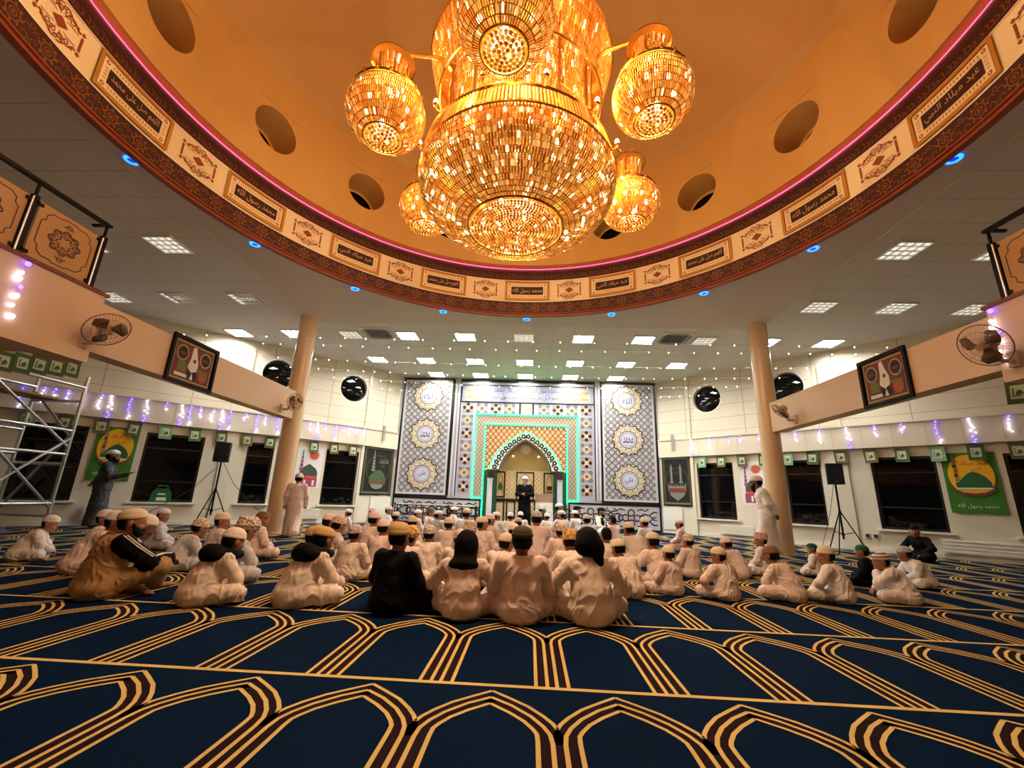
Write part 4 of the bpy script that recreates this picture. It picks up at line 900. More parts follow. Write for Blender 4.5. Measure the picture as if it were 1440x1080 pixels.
# ------------------------------------------------------------------ the tiled wall
tilew = M('white_marble_tile', (200, 198, 206), .28); tblack = M('black_granite_tile', (14, 14, 18), .3); tgrey = M('grey_tile', (150, 150, 152), .3); tdark = M('dark_plum_tile', (48, 20, 28), .3)
tpeach = M('peach_tile', (222, 170, 128), .35); tgold = M('sand_gold_tile', (196, 180, 136), .35, .15); tblue = M('slate_blue_tile', (112, 118, 158), .35); tgreen = M('dark_green_tile', (22, 70, 48), .35); tred = M('brick_red_tile', (140, 48, 44), .35)
greenled = M('green_led', (60, 255, 170), .3, emit=(20, 255, 140), es=3.2); tolive = M('olive_gold_mosaic', (172, 156, 96), .35, .2)
def lattice(name, base, petal, star, dot, px=.235, py=.235, edge=None):
    """ogee lattice of petals with white stars and dark centres"""
    m = bpy.data.materials.new(name); m.use_nodes = True; nt = m.node_tree; b = nt.nodes['Principled BSDF']; b.inputs['Roughness'].default_value = .3
    tc = nt.nodes.new('ShaderNodeTexCoord'); s = nt.nodes.new('ShaderNodeSeparateXYZ'); nt.links.new(tc.outputs['Object'], s.inputs[0])
    def mt(op, a, v):
        n = nt.nodes.new('ShaderNodeMath'); n.operation = op; nt.links.new(a, n.inputs[0])
        if hasattr(v, 'links'): nt.links.new(v, n.inputs[1])
        elif v is not None: n.inputs[1].default_value = v
        return n.outputs[0]
    cx = mt('COSINE', mt('MULTIPLY', s.outputs['X'], 2*PI/px), None); cz = mt('COSINE', mt('MULTIPLY', s.outputs['Z'], 2*PI/py), None)
    f = mt('MULTIPLY_ADD', mt('ADD', cx, cz), .25); nt.nodes[-1].inputs[2].default_value = .5
    p = mt('MULTIPLY_ADD', mt('MULTIPLY', cx, cz), .5); nt.nodes[-1].inputs[2].default_value = .5
    r = nt.nodes.new('ShaderNodeValToRGB'); r.color_ramp.interpolation = 'CONSTANT'; e = r.color_ramp.elements
    e[0].position = 0; e[0].color = (*lin(dot), 1); e[1].position = .035; e[1].color = (*lin(star), 1)
    for q, c in ((.17, edge or base), (.24, petal), (.40, base), (.47, petal), (.62, edge or base), (.70, base), (.86, star), (.965, dot)):
        k = e.new(q); k.color = (*lin(c), 1)
    nt.links.new(f, r.inputs[0]); nt.links.new(r.outputs[0], b.inputs['Base Color']); return m
latm = lattice('ogee_lattice_tile', (178, 178, 184), (100, 98, 96), (214, 214, 222), (30, 30, 34), .245, .245, (150, 146, 138))
peachlat = lattice('peach_lattice_tile', (180, 108, 66), (140, 80, 50), (222, 204, 188), (70, 40, 34), .20, .24, (226, 180, 84))
goldlat = lattice('gold_lattice_tile', (228, 208, 158), (196, 168, 104), (240, 228, 190), (150, 124, 70), .17, .17)
def medallion(root, cu, cv, word, lab):
    g = MB(); g.disc(WB, cu, cv, .50, .020, 0, 48); g.ring(WB, cu, cv, .44, .505, .024, 1, 48); g.ring(WB, cu, cv, .335, .43, .024, 2, 40); g.ring(WB, cu, cv, .30, .325, .026, 3, 40); g.ring(WB, cu, cv, .255, .285, .026, 0, 36); g.ring(WB, cu, cv, .235, .25, .026, 4, 36)
    g.disc(WB, cu, cv, .232, .025, 5, 32)
    for k in range(12):
        a = 2*PI*k/12+PI/2; b0, b1 = a-.26, a+.26; P = lambda r, t: (cu+r*math.cos(t), cv+r*math.sin(t))
        g.ribbon(WB, [P(.505, b0), P(.545, a-.12), P(.60, a), P(.545, a+.12), P(.505, b1)], .035, .022, 3); g.poly(WB, [P(.50, a-.11), P(.575, a), P(.50, a+.11)], .0235, 0)
    for k in range(24): a = 2*PI*k/24; g.disc(WB, cu+.383*math.cos(a), cv+.383*math.sin(a), .022, .026, 3 if k % 2 else 0, 8)
    o = g.build('medallion', [tilew, tgold, M('pale_sand_tile', (206, 196, 168), .35), tdark, tblue, M('pale_blue_tile', (198, 202, 222), .35)], root)
    t = MB(); t.text(WB, word, cu, cv, .25, .030, 0, .36); t.build('script', M('ink_blue_tile', (40, 40, 84), .35), o)
for nm, u0, u1, cs, ws in (('left', -4.93, -2.97, -3.95, ('الله', 'محمد', 'علي')), ('right', 2.55, 4.60, 3.54, ('الله', 'محمد', 'علي'))):
    r = thing('tiled_panel', 'tall lattice tiled panel with three round medallions on the %s of the arch' % nm, 'tiled wall panel')
    f = MB(); f.slab(WB, u0+.05, .98, u1-.05, 5.27, 0, .012); f.build('tile_field', latm, r)
    f = MB(); f.border(WB, u0, .88, u1, ZC-.035, .07, 0, .03); f.slab(WB, u0, .86, u1, .985, 0, .035); f.border(WB, u0+.07, .985, u1-.07, 5.255, .075, 0, .014, 1); f.build('border', [tblack, tilew], r)
    for z, w_ in zip((4.62, 3.17, 1.71), ws): medallion(r, cs, z, w_, '')
# plain strips beside the arch
for nm, u0, u1 in (('left', -2.93, -2.72), ('right', 2.36, 2.55)):
    f = MB(); f.slab(WB, u0, .985, u1, ZC-.035, 0, .016); f.slab(WB, u0+.07, .985, u1-.07, 5.2, .016, .02, 1); f.slab(WB, u0-.035, .985, u0, 5.3, 0, .028, 2); f.slab(WB, u1, .985, u1+.035, 5.3, 0, .028, 2)
    o = f.build('tile_strip', [tilew, tgrey, tblack]); tag(o, 'narrow grey and white upright tile strip on the %s of the green lit arch' % nm, 'tile strip')
mh = thing('mihrab', 'arched prayer niche surround with flower tiles and green lit outline', 'mihrab')
f = MB(); f.slab(WB, -2.72, .9, -2.07, 4.42, 0, .012); f.slab(WB, 1.70, .9, 2.36, 4.42, 0, .012); f.slab(WB, -2.07, 3.97, 1.70, 4.42, 0, .012); f.build('tile_ground', M('pale_lilac_tile', (172, 172, 188), .3), mh)
def ftile(cu, cv, kind):
    g = MB(); s = .205; g.rect(WB, cu-s, cv-s, cu+s, cv+s, .018, 0)
    if kind:
        for k in range(4):
            a = k*PI/2; P = lambda r, t: (cu+r*math.cos(t), cv+r*math.sin(t))
            g.poly(WB, [P(.06, a), P(.12, a-.55), P(.175, a-.36), P(.20, a), P(.175, a+.36), P(.12, a+.55)], .022, 1); b = a+PI/4; g.ribbon(WB, [P(.05, b), P(.15, b)], .05, .021, 2)
            g.disc(WB, cu+.22*math.cos(b), cv+.22*math.sin(b), .03, .021, 4, 8)
        g.disc(WB, cu, cv, .065, .024, 3, 14)
    else:
        g.poly(WB, [(cu+.17, cv), (cu, cv+.15), (cu-.17, cv), (cu, cv-.15)], .021, 2); g.disc(WB, cu, cv, .10, .023, 3, 16); g.disc(WB, cu, cv, .062, .025, 1, 14); g.disc(WB, cu, cv, .022, .027, 3, 8)
        for k in range(4):
            b = k*PI/2+PI/4; x, y = cu+.215*math.cos(b), cv+.215*math.sin(b); g.ring(WB, x, y, .034, .056, .022, 1, 12); g.ring(WB, cu+.17*math.cos(b-.42), cv+.17*math.sin(b-.42), .014, .028, .022, 4, 8)
    g.build('flower_tile', [M('soft_grey_tile', (150, 150, 160), .3), tdark, tpeach, M('cream_tile', (226, 200, 160), .35), tgrey], mh)
for sg, c in ((-1, -2.40), (1, 2.03)):
    for k in range(7): ftile(c, 1.31+.475*k if False else 1.32+.483*k, (k+1) % 2)
for i in range(3): ftile(-1.87+.52*i, 4.19, (i+0) % 2 == 1); ftile(.46+.52*i, 4.19, (i+0) % 2 == 1)
f = MB(); f.slab(WB, -.42, 3.99, .04, 4.40, 0, .016, 0); f.slab(WB, -.47, 3.97, -.40, 4.42, 0, .03, 1); f.slab(WB, .02, 3.97, .09, 4.42, 0, .03, 1); f.build('keystone_panel', [M('peach_marble', (214, 186, 158), .35), tblack], mh)
f = MB(); f.slab(WB, -2.07, .98, -1.70, 3.97, 0, .03); f.slab(WB, 1.32, .98, 1.70, 3.97, 0, .03); f.slab(WB, -1.70, 3.60, 1.32, 3.97, 0, .03); f.build('inner_surround', lattice('fine_mosaic', (156, 150, 138), (146, 108, 90), (184, 178, 168), (150, 140, 134), .13, .17), mh)
f = MB()
for a in ((-2.09, .93, -2.05, 3.99), (1.68, .93, 1.72, 3.99), (-2.09, 3.95, 1.72, 3.99), (-1.72, 1.90, -1.685, 3.62), (1.305, 1.90, 1.34, 3.62), (-1.72, 3.585, 1.34, 3.62), (-2.09, .90, -1.70, .94), (1.32, .90, 1.72, .94), (-1.72, .10, -1.68, .94), (-1.72, .90, -1.685, 1.95), (1.305, .9, 1.34, 1.95), (-1.70, 1.93, -1.50, 1.965), (1.12, 1.93, 1.33, 1.965)):
    f.slab(WB, *a, .03, .065)
ARC = [(1.30-.0, 1.95), (1.26, 2.12), (1.17, 2.34), (1.02, 2.58), (.80, 2.82), (.50, 3.06), (.22, 3.23), (0, 3.36)]      # half outline of the arch about its axis
AX = -.185; sc_ = 1.0
outA = [(AX-x, y) for x, y in ARC]+[(AX+x, y) for x, y in ARC[::-1][1:]]
inn = [(.93, 1.95), (.92, 2.08), (.83, 2.30), (.68, 2.54), (.48, 2.75), (.24, 2.93), (0, 3.06)]
inA = [(AX-x, y) for x, y in inn]+[(AX+x, y) for x, y in inn[::-1][1:]]
lo_ = [Vector(WB(u, v, .05)) for u, v in outA]; f.tube(lo_, .022, 6)
f.build('led_outline', greenled, mh)
# spandrel: tiled field above the arch, built between outer arch and the frame
f = MB()
for i in range(len(outA)-1):
    (a, b), (c, d) = outA[i], outA[i+1]; f.add([WB(a, b, .02), WB(c, d, .02), WB(c, 3.6, .02), WB(a, 3.6, .02)], [(0, 1, 2, 3)])
f.rect(WB, -1.70, 1.95, outA[0][0], 3.6, .02); f.rect(WB, outA[-1][0], 1.95, 1.32, 3.6, .02); f.build('spandrel', peachlat, mh)
f = MB(); n_ = 56
for k in range(n_): u = -1.66+2.94*(k+.5)/n_; f.rect(WB, u-.017, 3.53, u+.017, 3.58, .024, k % 2)
for k in range(26):
    v = 2.0+1.5*(k+.5)/26
    for u in (-1.665, 1.285): f.rect(WB, u-.022, v-.02, u+.022, v+.02, .024, k % 2)
f.build('dog_tooth_edging', [tdark, tilew], mh)
# arch band with black flowers
def along(P, t):
    L = [0]
    for i in range(len(P)-1): L.append(L[-1]+math.hypot(P[i+1][0]-P[i][0], P[i+1][1]-P[i][1]))
    s = t*L[-1]
    for i in range(len(P)-1):
        if s <= L[i+1]+1e-9: q = (s-L[i])/(L[i+1]-L[i]); return (P[i][0]+(P[i+1][0]-P[i][0])*q, P[i][1]+(P[i+1][1]-P[i][1])*q)
    return P[-1]
f = MB(); m_ = 48
for k in range(m_):
    a, b, c, d = along(outA, k/m_), along(outA, (k+1)/m_), along(inA, (k+1)/m_), along(inA, k/m_); f.add([WB(*a, .035), WB(*b, .035), WB(*c, .035), WB(*d, .035)], [(0, 1, 2, 3)], 0)
    f.add([WB(*d, .035), WB(*c, .035), WB(*c, -.55), WB(*d, -.55)], [(0, 1, 2, 3)], 0)
for k in range(18):
    a, b = along(outA, (k+.5)/18), along(inA, (k+.5)/18); c = ((a[0]*.55+b[0]*.45), (a[1]*.55+b[1]*.45))
    for q in range(5): f.disc(WB, c[0]+.055*math.cos(2*PI*q/5), c[1]+.055*math.sin(2*PI*q/5), .042, .039, 1, 9)
    f.disc(WB, c[0], c[1], .03, .042, 0, 8)
    a, b = along(outA, k/18), along(inA, k/18); f.disc(WB, a[0]*.25+b[0]*.75, a[1]*.25+b[1]*.75, .04, .039, 2, 8)
f.ribbon(WB, inA, .035, .04, 1); f.build('arch_band', [M('arch_white_tile', (226, 226, 220), .35), tblack, tgreen], mh)
# niche: recess with gilded head, framed back panels
f = MB(); D = -.55
for i in range(len(inA)-1): (a, b), (c, d) = inA[i], inA[i+1]; f.add([WB(a, 1.95, D), WB(c, 1.95, D), WB(c, d, D), WB(a, b, D)], [(0, 1, 2, 3)])
f.build('niche_head', tolive, mh)
f = MB(); f.rect(WB, -1.30, 0, .94, 1.97, D+.001); f.rect(WB, -1.30, 1.95, 1.0, 1.951, 0)
f.add([WB(-1.30, 0, 0), WB(-1.30, 0, D), WB(-1.30, 1.97, D), WB(-1.30, 1.97, 0)], [(0, 1, 2, 3)]); f.add([WB(.94, 0, 0), WB(.94, 0, D), WB(.94, 1.97, D), WB(.94, 1.97, 0)], [(0, 1, 2, 3)]); f.build('niche_back', goldlat, mh)
def npanel(u0, u1, v0, v1, kind, col):
    g = MB(); d = D+.01; g.rect(WB, u0, v0, u1, v1, d, 0); g.border(WB, u0, v0, u1, v1, .055, d, d+.025, 1); c = (u0+u1)/2; w_ = (u1-u0)/2-.10; h = v1-v0
    if kind:
        pts = [(c-w_, v0+.10), (c-w_, v1-.42), (c-w_*.8, v1-.26), (c-w_*.4, v1-.14), (c, v1-.09), (c+w_*.4, v1-.14), (c+w_*.8, v1-.26), (c+w_, v1-.42), (c+w_, v0+.10)]
        g.ribbon(WB, pts, .04, d+.006, 2)
        if kind == 1: g.poly(WB, [(c-.09, v0+.28), (c+.09, v0+.28), (c+.09, v0+.40), (c+.05, v0+.50), (c, v0+.57), (c-.05, v0+.50), (c-.09, v0+.40)], d+.008, 3); g.rect(WB, c-.12, v0+.22, c+.12, v0+.28, d+.008, 2)
        else: g.rect(WB, c-.08, v0+.30, c+.10, v0+.46, d+.008, 1); g.rect(WB, c-.10, v0+.2, c+.12, v0+.27, d+.008, 3); g.rect(WB, c-.05, v0+.5, c-.02, v0+.75, d+.008, 2)
    else: pass
    g.build('niche_panel', [M('niche_cream_tile', (222, 206, 168), .35), col, M('niche_gold_tile', (196, 164, 84), .35, .2), M('niche_green_tile', (38, 104, 56), .35)], mh)
npanel(-.52, .16, .90, 1.93, 2, M('niche_plum_frame', (58, 16, 22), .4)); npanel(-1.28, -.92, .98, 1.93, 1, tblack); npanel(.50, .92, .98, 1.93, 3, tblack)
npanel(-1.28, -.92, .05, .88, 0, tblack); npanel(-.86, -.52, .05, .88, 0, tblack); npanel(.16, .50, .05, .88, 0, tblack)
f = MB(); f.slab(WB, -1.3, .86, .94, .94, D, D+.03); f.build('dado_rail', tblack, mh)
for u in (-1.44, 1.07):
    f = MB(); c = WB(u, 0, .06); f.lathe([(.13, 0), (.13, .08), (.10, .12), (.095, 1.60)], c, 20, 0); f.lathe([(.105, 1.60), (.115, 1.63), (.10, 1.66), (.11, 1.70), (.15, 1.84), (.16, 1.88), (.16, 1.95)], c, 20, 1); f.lathe([(.11, 1.60), (.12, 1.615), (.11, 1.63)], c, 20, 2); f.build('column', [M('pale_grey_marble', (190, 190, 200), .3), M('dark_carved_capital', (72, 34, 28), .5), tilew], mh, 40)
    f = MB(); f.slab(WB, u-.24, 0, u+.24, 1.93, -.02, .004); f.build('jamb', tgreen, mh)
f = MB(); f.disc(WB, AX, 2.76, .20, D+.02, 0, 24); f.ring(WB, AX, 2.76, .15, .18, D+.024, 1, 24); f.build('niche_roundel', [M('roundel_pale', (226, 214, 210), .35), tpeach], mh)
for u in (AX-.47, AX+.49): g = MB(); g.ball(WB(u, 2.50, D+.03), .026, 8); g.build('spotlight', M('spot_glow', (255, 244, 220), .4, emit=(255, 236, 200), es=8), mh)
# header with script
r = thing('script_panel', 'pale blue header panel with gold script above the niche', 'calligraphy panel')
f = MB(); f.slab(WB, -2.68, 4.44, 2.33, 5.10, 0, .014); f.build('panel_ground', M('pale_blue_marble', (146, 158, 190), .3), r)
f = MB(); f.border(WB, -2.70, 4.42, 2.35, 5.12, .045, 0, .03); f.slab(WB, -2.72, 5.22, 2.36, ZC-.03, 0, .02, 1); f.slab(WB, -2.72, 5.12, 2.36, 5.22, 0, .015, 2); f.build('panel_frame', [tblack, tblack, tilew], r)
for q in (-2.55, 1.25): f = MB(); f.rect(WB, q, 4.52, q+.94, 5.02, .016, 0); f.build('end_plaque', M('pale_gold_marble', (186, 178, 146), .35), r)
f = MB(); gsc = M('gold_script_tile', (150, 108, 30), .35, .3)
for u, t_, w_ in ((-2.08, 'اللهم صل على محمد', .84), (1.71, 'محمد رسول الله', .84)): f.text(WB, t_, u, 4.65, .22, .020, 0, w_); f.text(WB, t_, u, 4.89, .20, .020, 0, w_)
f.text(WB, 'محمد رسول الله اللهم صل على محمد', -.2, 4.90, .30, .020, 0, 2.5); f.text(WB, 'اللهم صل على محمد محمد رسول الله', -.2, 4.64, .26, .020, 0, 2.5); f.build('script', gsc, r)
# dado panels with black arabesque
def dado(nm, u0, u1, cs):
    r = thing('dado_panel', 'low white tile panel with black scrollwork on the %s of the niche' % nm, 'tiled dado')
    f = MB(); f.slab(WB, u0, .05, u1, .86, 0, .012); f.build('tile_field', tilew, r); f = MB(); f.border(WB, u0-.05, 0, u1+.05, .90, .06, 0, .03); f.build('border', tblack, r)
    g = MB()
    for c in cs:
        v = .44
        for k in range(4):
            a = k*PI/2+PI/4*0; x, y = c+.20*math.cos(a), v+.17*math.sin(a); g.ring(WB, x, y, .085, .13, .016, 1, 14); g.disc(WB, x, y, .075, .015, 2, 14)
        for s in (-1, 1):
            for t in (-1, 1):
                g.ribbon(WB, [(c+s*.30, v+t*.06), (c+s*.45, v+t*.14), (c+s*.62, v+t*.10), (c+s*.78, v+t*.22), (c+s*.92, v+t*.20)], [.05, .055, .04, .05, .03], .016, 0)
                g.ribbon(WB, [(c+s*.20, v+t*.25), (c+s*.36, v+t*.30), (c+s*.50, v+t*.24), (c+s*.60, v+t*.32)], [.03, .05, .035, .05], .016, 0); g.disc(WB, c+s*.42, v+t*.04, .045, .016, 0, 8)
                g.ribbon(WB, [(c+s*.62, v+t*.10), (c+s*.72, v+t*.02), (c+s*.88, v+t*.06)], [.03, .05, .03], .016, 0)
    g.build('scrollwork', [tblack, tdark, M('dado_grey_tile', (196, 190, 188), .3)], r)
dado('left', -4.88, -1.78, (-3.95, -2.5)); dado('right', 1.42, 4.55, (2.15, 3.56))
# pulpit steps right of the preacher
r = thing('pulpit', 'pale tiled pulpit steps inside the niche at right', 'pulpit'); f = MB(); y = BW-.10
for k, h in enumerate((.86, .60, .34)): f.box((.20, y-.30*(k+1)+.30-.3, 0), (.80, y-.30*k, h), 0)
f.build('steps', [M('pulpit_white', (216, 212, 202), .35)], r); f = MB(); f.box((.20, y-.28, .86), (.80, y-.02, 1.14), 0); f.build('backrest', lattice('pulpit_mosaic', (176, 140, 110), (120, 86, 70), (220, 200, 180), (90, 60, 50), .09, .09), r)
# low black rack with books on the left
r = thing('book_rack', 'low black metal rack along the left dado', 'rack', (-3.25, BW-.42, 0)); f = MB()
for z in (.62, .30): f.box((-1.42, -.16, z-.012), (1.42, .16, z+.012))
f.build('shelf', blackmet, r)
for x in (-1.4, -.47, .47, 1.4):
    for yy in (-.15, .15): g = MB(); g.tube([(x, yy, 0), (x, yy, .66)], .018, 8); g.build('leg', blackmet, r)
g = MB()
for x in (-.93, 0, .93): g.ring(lambda u, v, d: Vector((u, -.165, v)), x, .46, .08, .10, 0, 0, 18); g.ring(lambda u, v, d: Vector((u, -.165, v)), x-.2, .46, .05, .065, 0, 0, 14); g.ring(lambda u, v, d: Vector((u, -.165, v)), x+.2, .46, .05, .065, 0, 0, 14)
g.build('scroll_front', blackmet, r)
bkm = [M('white_book_cover', (222, 224, 230), .6), M('red_book_cover', (150, 34, 40), .6), M('pale_blue_book_cover', (186, 196, 216), .6)]; pgm = M('book_pages', (236, 230, 214), .8)
tone = ['white', 'red', 'pale blue']
for k in range(11):
    q = (0, 2, 1, 0, 0, 2, 0, 1, 2, 0, 0)[k]; x = -4.5+.25*k; rb = thing('book', '%s book lying on the low black rack, number %d from its left end' % (tone[q], k+1), 'book', (x, BW-.43, .634), random.uniform(-.3, .3), 'books on the low black rack')
    g = MB(); g.box((-.10, -.13, 0), (.10, .13, .006)); g.box((-.10, -.13, .036), (.10, .13, .042)); g.box((-.104, -.13, 0), (-.098, .13, .042)); g.build('cover', bkm[q], rb); g = MB(); g.box((-.097, -.125, .006), (.095, .125, .036)); g.build('pages', pgm, rb)
# ------------------------------------------------------------------ things on and along the walls
def side(sg, s, v, d=0.0):                                           # s = distance along the side wall from the tiled corner
    return (WL(-s, v, d) if sg < 0 else WR(s, v, d))
FRS = {-1: WL, 1: WR}
def US(sg, a, b): return (min(sg*a, sg*b), max(sg*a, sg*b))
sn = {-1: 'left', 1: 'right'}
# radiators
for sg, a, b, v0, v1, lab in ((-1, 5.05, 6.55, .13, .46, 'behind the man in grey'), (-1, 1.15, 2.35, .13, .44, 'behind the column'), (1, .8, 1.75, .12, .40, 'beside the man in the long white robe'), (1, 5.75, 7.9, .12, .42, 'beside the seated man in black')):
    fr = FRS[sg]; u0, u1 = US(sg, a, b); r = thing('radiator', 'long low white radiator on the %s wall %s' % (sn[sg], lab), 'radiator'); f = MB(); f.slab(fr, u0, v0, u1, v1, .045, .10)
    f.build('panel', whitem, r); f = MB()
    for k in range(4): f.slab(fr, u0+.02, v0+(v1-v0)*(k+.35)/4, u1-.02, v0+(v1-v0)*(k+.75)/4, .10, .112)
    f.build('ribs', whitem, r); f = MB(); f.tube([fr(u0+.03, v0+.03, .07), fr(u0-.05, v0+.03, .07), fr(u0-.05, .11, .07)], .012, 6); f.build('valve_pipe', whitem, r)
# soft wall hangings: a gently waved cloth patch
def cloth(fr, u0, v0, u1, v1, d, mi=0, wave=.012, n=14, m=12, ph=0.0):
    V = []; mb = MB()
    for j in range(m+1):
        for i in range(n+1):
            u = u0+(u1-u0)*i/n; v = v0+(v1-v0)*j/m; V.append(fr(u, v+.008*math.sin(i*.9+ph)*(1-j/m), d+wave*(math.sin(i*1.1+j*.25+ph)+1)*(1-.6*j/m)))
    F = [(j*(n+1)+i, j*(n+1)+i+1, (j+1)*(n+1)+i+1, (j+1)*(n+1)+i) for j in range(m) for i in range(n)]; mb.add(V, F, mi); return mb
bg_ = M('banner_green', (58, 122, 34), .8); by = M('banner_yellow', (246, 186, 26), .75); bd = M('banner_dark_green', (40, 92, 52), .8); br_ = M('banner_red', (186, 66, 40), .8); bm_ = M('banner_maroon', (120, 50, 66), .8); bw = M('banner_white', (226, 232, 206), .8); blil = M('banner_lilac', (160, 130, 110), .8)
def banner(sg, a, b, v0, v1, lab):
    fr = FRS[sg]; u0, u1 = US(sg, a, b); r = thing('banner', lab, 'banner', group=None); o = cloth(fr, u0, v0, u1, v1, .02, wave=.006, ph=sg).build('cloth', bg_, r, True); c, w, h = (u0+u1)/2, (u1-u0), (v1-v0)
    f = MB(); d = .038; cy = v0+h*.62
    f.disc(fr, c, cy, w*.42, d, 0, 36, h*.345); f.poly(fr, [(c-w*.30, cy-h*.20), (c+w*.34, cy-h*.20), (c+w*.34, cy-h*.12), (c+w*.26, cy-h*.03), (c+w*.14, cy+h*.035), (c+w*.04, cy+h*.06), (c-w*.06, cy+h*.03), (c-w*.18, cy-h*.05), (c-w*.26, cy-h*.13)], d+.004, 1)
    f.rect(fr, c-w*.30, cy-h*.225, c+w*.34, cy-h*.20, d+.005, 4)
    for k in range(6): f.rect(fr, c-w*(.27-.012*(k % 2))-w*.035, cy-h*.18+k*h*.075, c-w*(.27-.012*(k % 2))+w*.035, cy-h*.115+k*h*.075, d+.006, (1, 5, 1, 2, 1, 5)[k])
    f.poly(fr, [(c-w*.31, cy+h*.27), (c-w*.235, cy+h*.27), (c-w*.27, cy+h*.36)], d+.006, 5)
    f.ribbon(fr, [(c-w*.42, cy-h*.13), (c-w*.36, cy-h*.235), (c-w*.2, cy-h*.30), (c, cy-h*.32), (c+w*.2, cy-h*.30), (c+w*.36, cy-h*.235), (c+w*.43, cy-h*.13)], [.02, .05, .06, .065, .06, .05, .02], d+.006, 3)
    f.build('printed_picture', [by, bd, br_, bm_, bw, blil], o)
    t = MB(); t.text(fr, 'عيد ميلاد', c+w*.09, cy+h*.20, h*.09, d+.007, 0, w*.52); t.text(fr, 'النبي', c+w*.11, cy+h*.10, h*.075, d+.007, 0, w*.36); t.build('red_lettering', br_, o)
    t = MB(); t.text(fr, 'محمد رسول الله', c, v0+h*.12, h*.085, d, 0, w*.72); t.build('pale_lettering', bw, o)
banner(-1, 5.87, 6.66, 1.05, 2.36, 'green and yellow mosque banner on the wall behind the man in grey'); banner(1, 6.03, 6.90, 1.0, 2.35, 'green and yellow mosque banner above the man in black sitting by the wall')
pw = M('poster_white', (232, 230, 232), .6); pdg = M('poster_slate_green', (52, 70, 62), .6); por = M('poster_orange', (206, 92, 52), .6); ppk = M('poster_magenta', (170, 52, 92), .6); pgr = M('poster_grey_blue', (96, 96, 116), .6)
def poster(sg, a, b, v0, v1, lab):
    fr = FRS[sg]; u0, u1 = US(sg, a, b); r = thing('poster', lab, 'poster'); f = MB(); f.slab(fr, u0, v0, u1, v1, 0, .01); o = f.build('sheet', pw, r); c, w, h = (u0+u1)/2, u1-u0, v1-v0; f = MB(); d = .012
    f.disc(fr, c+w*.16, v0+h*.82, w*.17, d, 1, 20)
    for k in range(16): a_ = 2*PI*k/16; f.poly(fr, [(c+w*.16+w*.16*math.cos(a_-.15), v0+h*.82+w*.16*math.sin(a_-.15)), (c+w*.16+w*.235*math.cos(a_), v0+h*.82+w*.235*math.sin(a_)), (c+w*.16+w*.16*math.cos(a_+.15), v0+h*.82+w*.16*math.sin(a_+.15))], d, 1)
    f.poly(fr, [(c-w*.32, v0+h*.30), (c+w*.36, v0+h*.30), (c+w*.36, v0+h*.40), (c+w*.28, v0+h*.49), (c+w*.12, v0+h*.56), (c+w*.02, v0+h*.60), (c-w*.08, v0+h*.56), (c-w*.24, v0+h*.49), (c-w*.32, v0+h*.40)], d, 0)
    f.rect(fr, c-w*.33, v0+h*.25, c+w*.37, v0+h*.30, d, 1); f.rect(fr, c-w*.36, v0+h*.04, c+w*.38, v0+h*.25, d, 2)
    for k in range(4): f.rect(fr, c-w*.28+k*w*.16, v0+h*.07, c-w*.20+k*w*.16, v0+h*.20, d+.002, (3, 4, 3, 4)[k])
    for k in range(5): ww = w*(.11-.016*k); f.rect(fr, c-w*.28-ww/2*1.2, v0+h*(.42+.095*k), c-w*.28+ww/2*1.2, v0+h*(.505+.095*k), d+.002, (2, 3, 2, 3, 3)[k])
    f.poly(fr, [(c-w*.31, v0+h*.895), (c-w*.25, v0+h*.895), (c-w*.28, v0+h*.97)], d+.002, 3)
    f.build('printed_picture', [pdg, por, ppk, pgr, pw], o)
poster(-1, 1.27, 2.05, 1.05, 2.30, 'white poster of a domed mosque and orange sun beside the left column'); poster(1, 1.5, 2.2, 1.03, 2.31, 'white poster of a domed mosque behind the man in the long white robe')
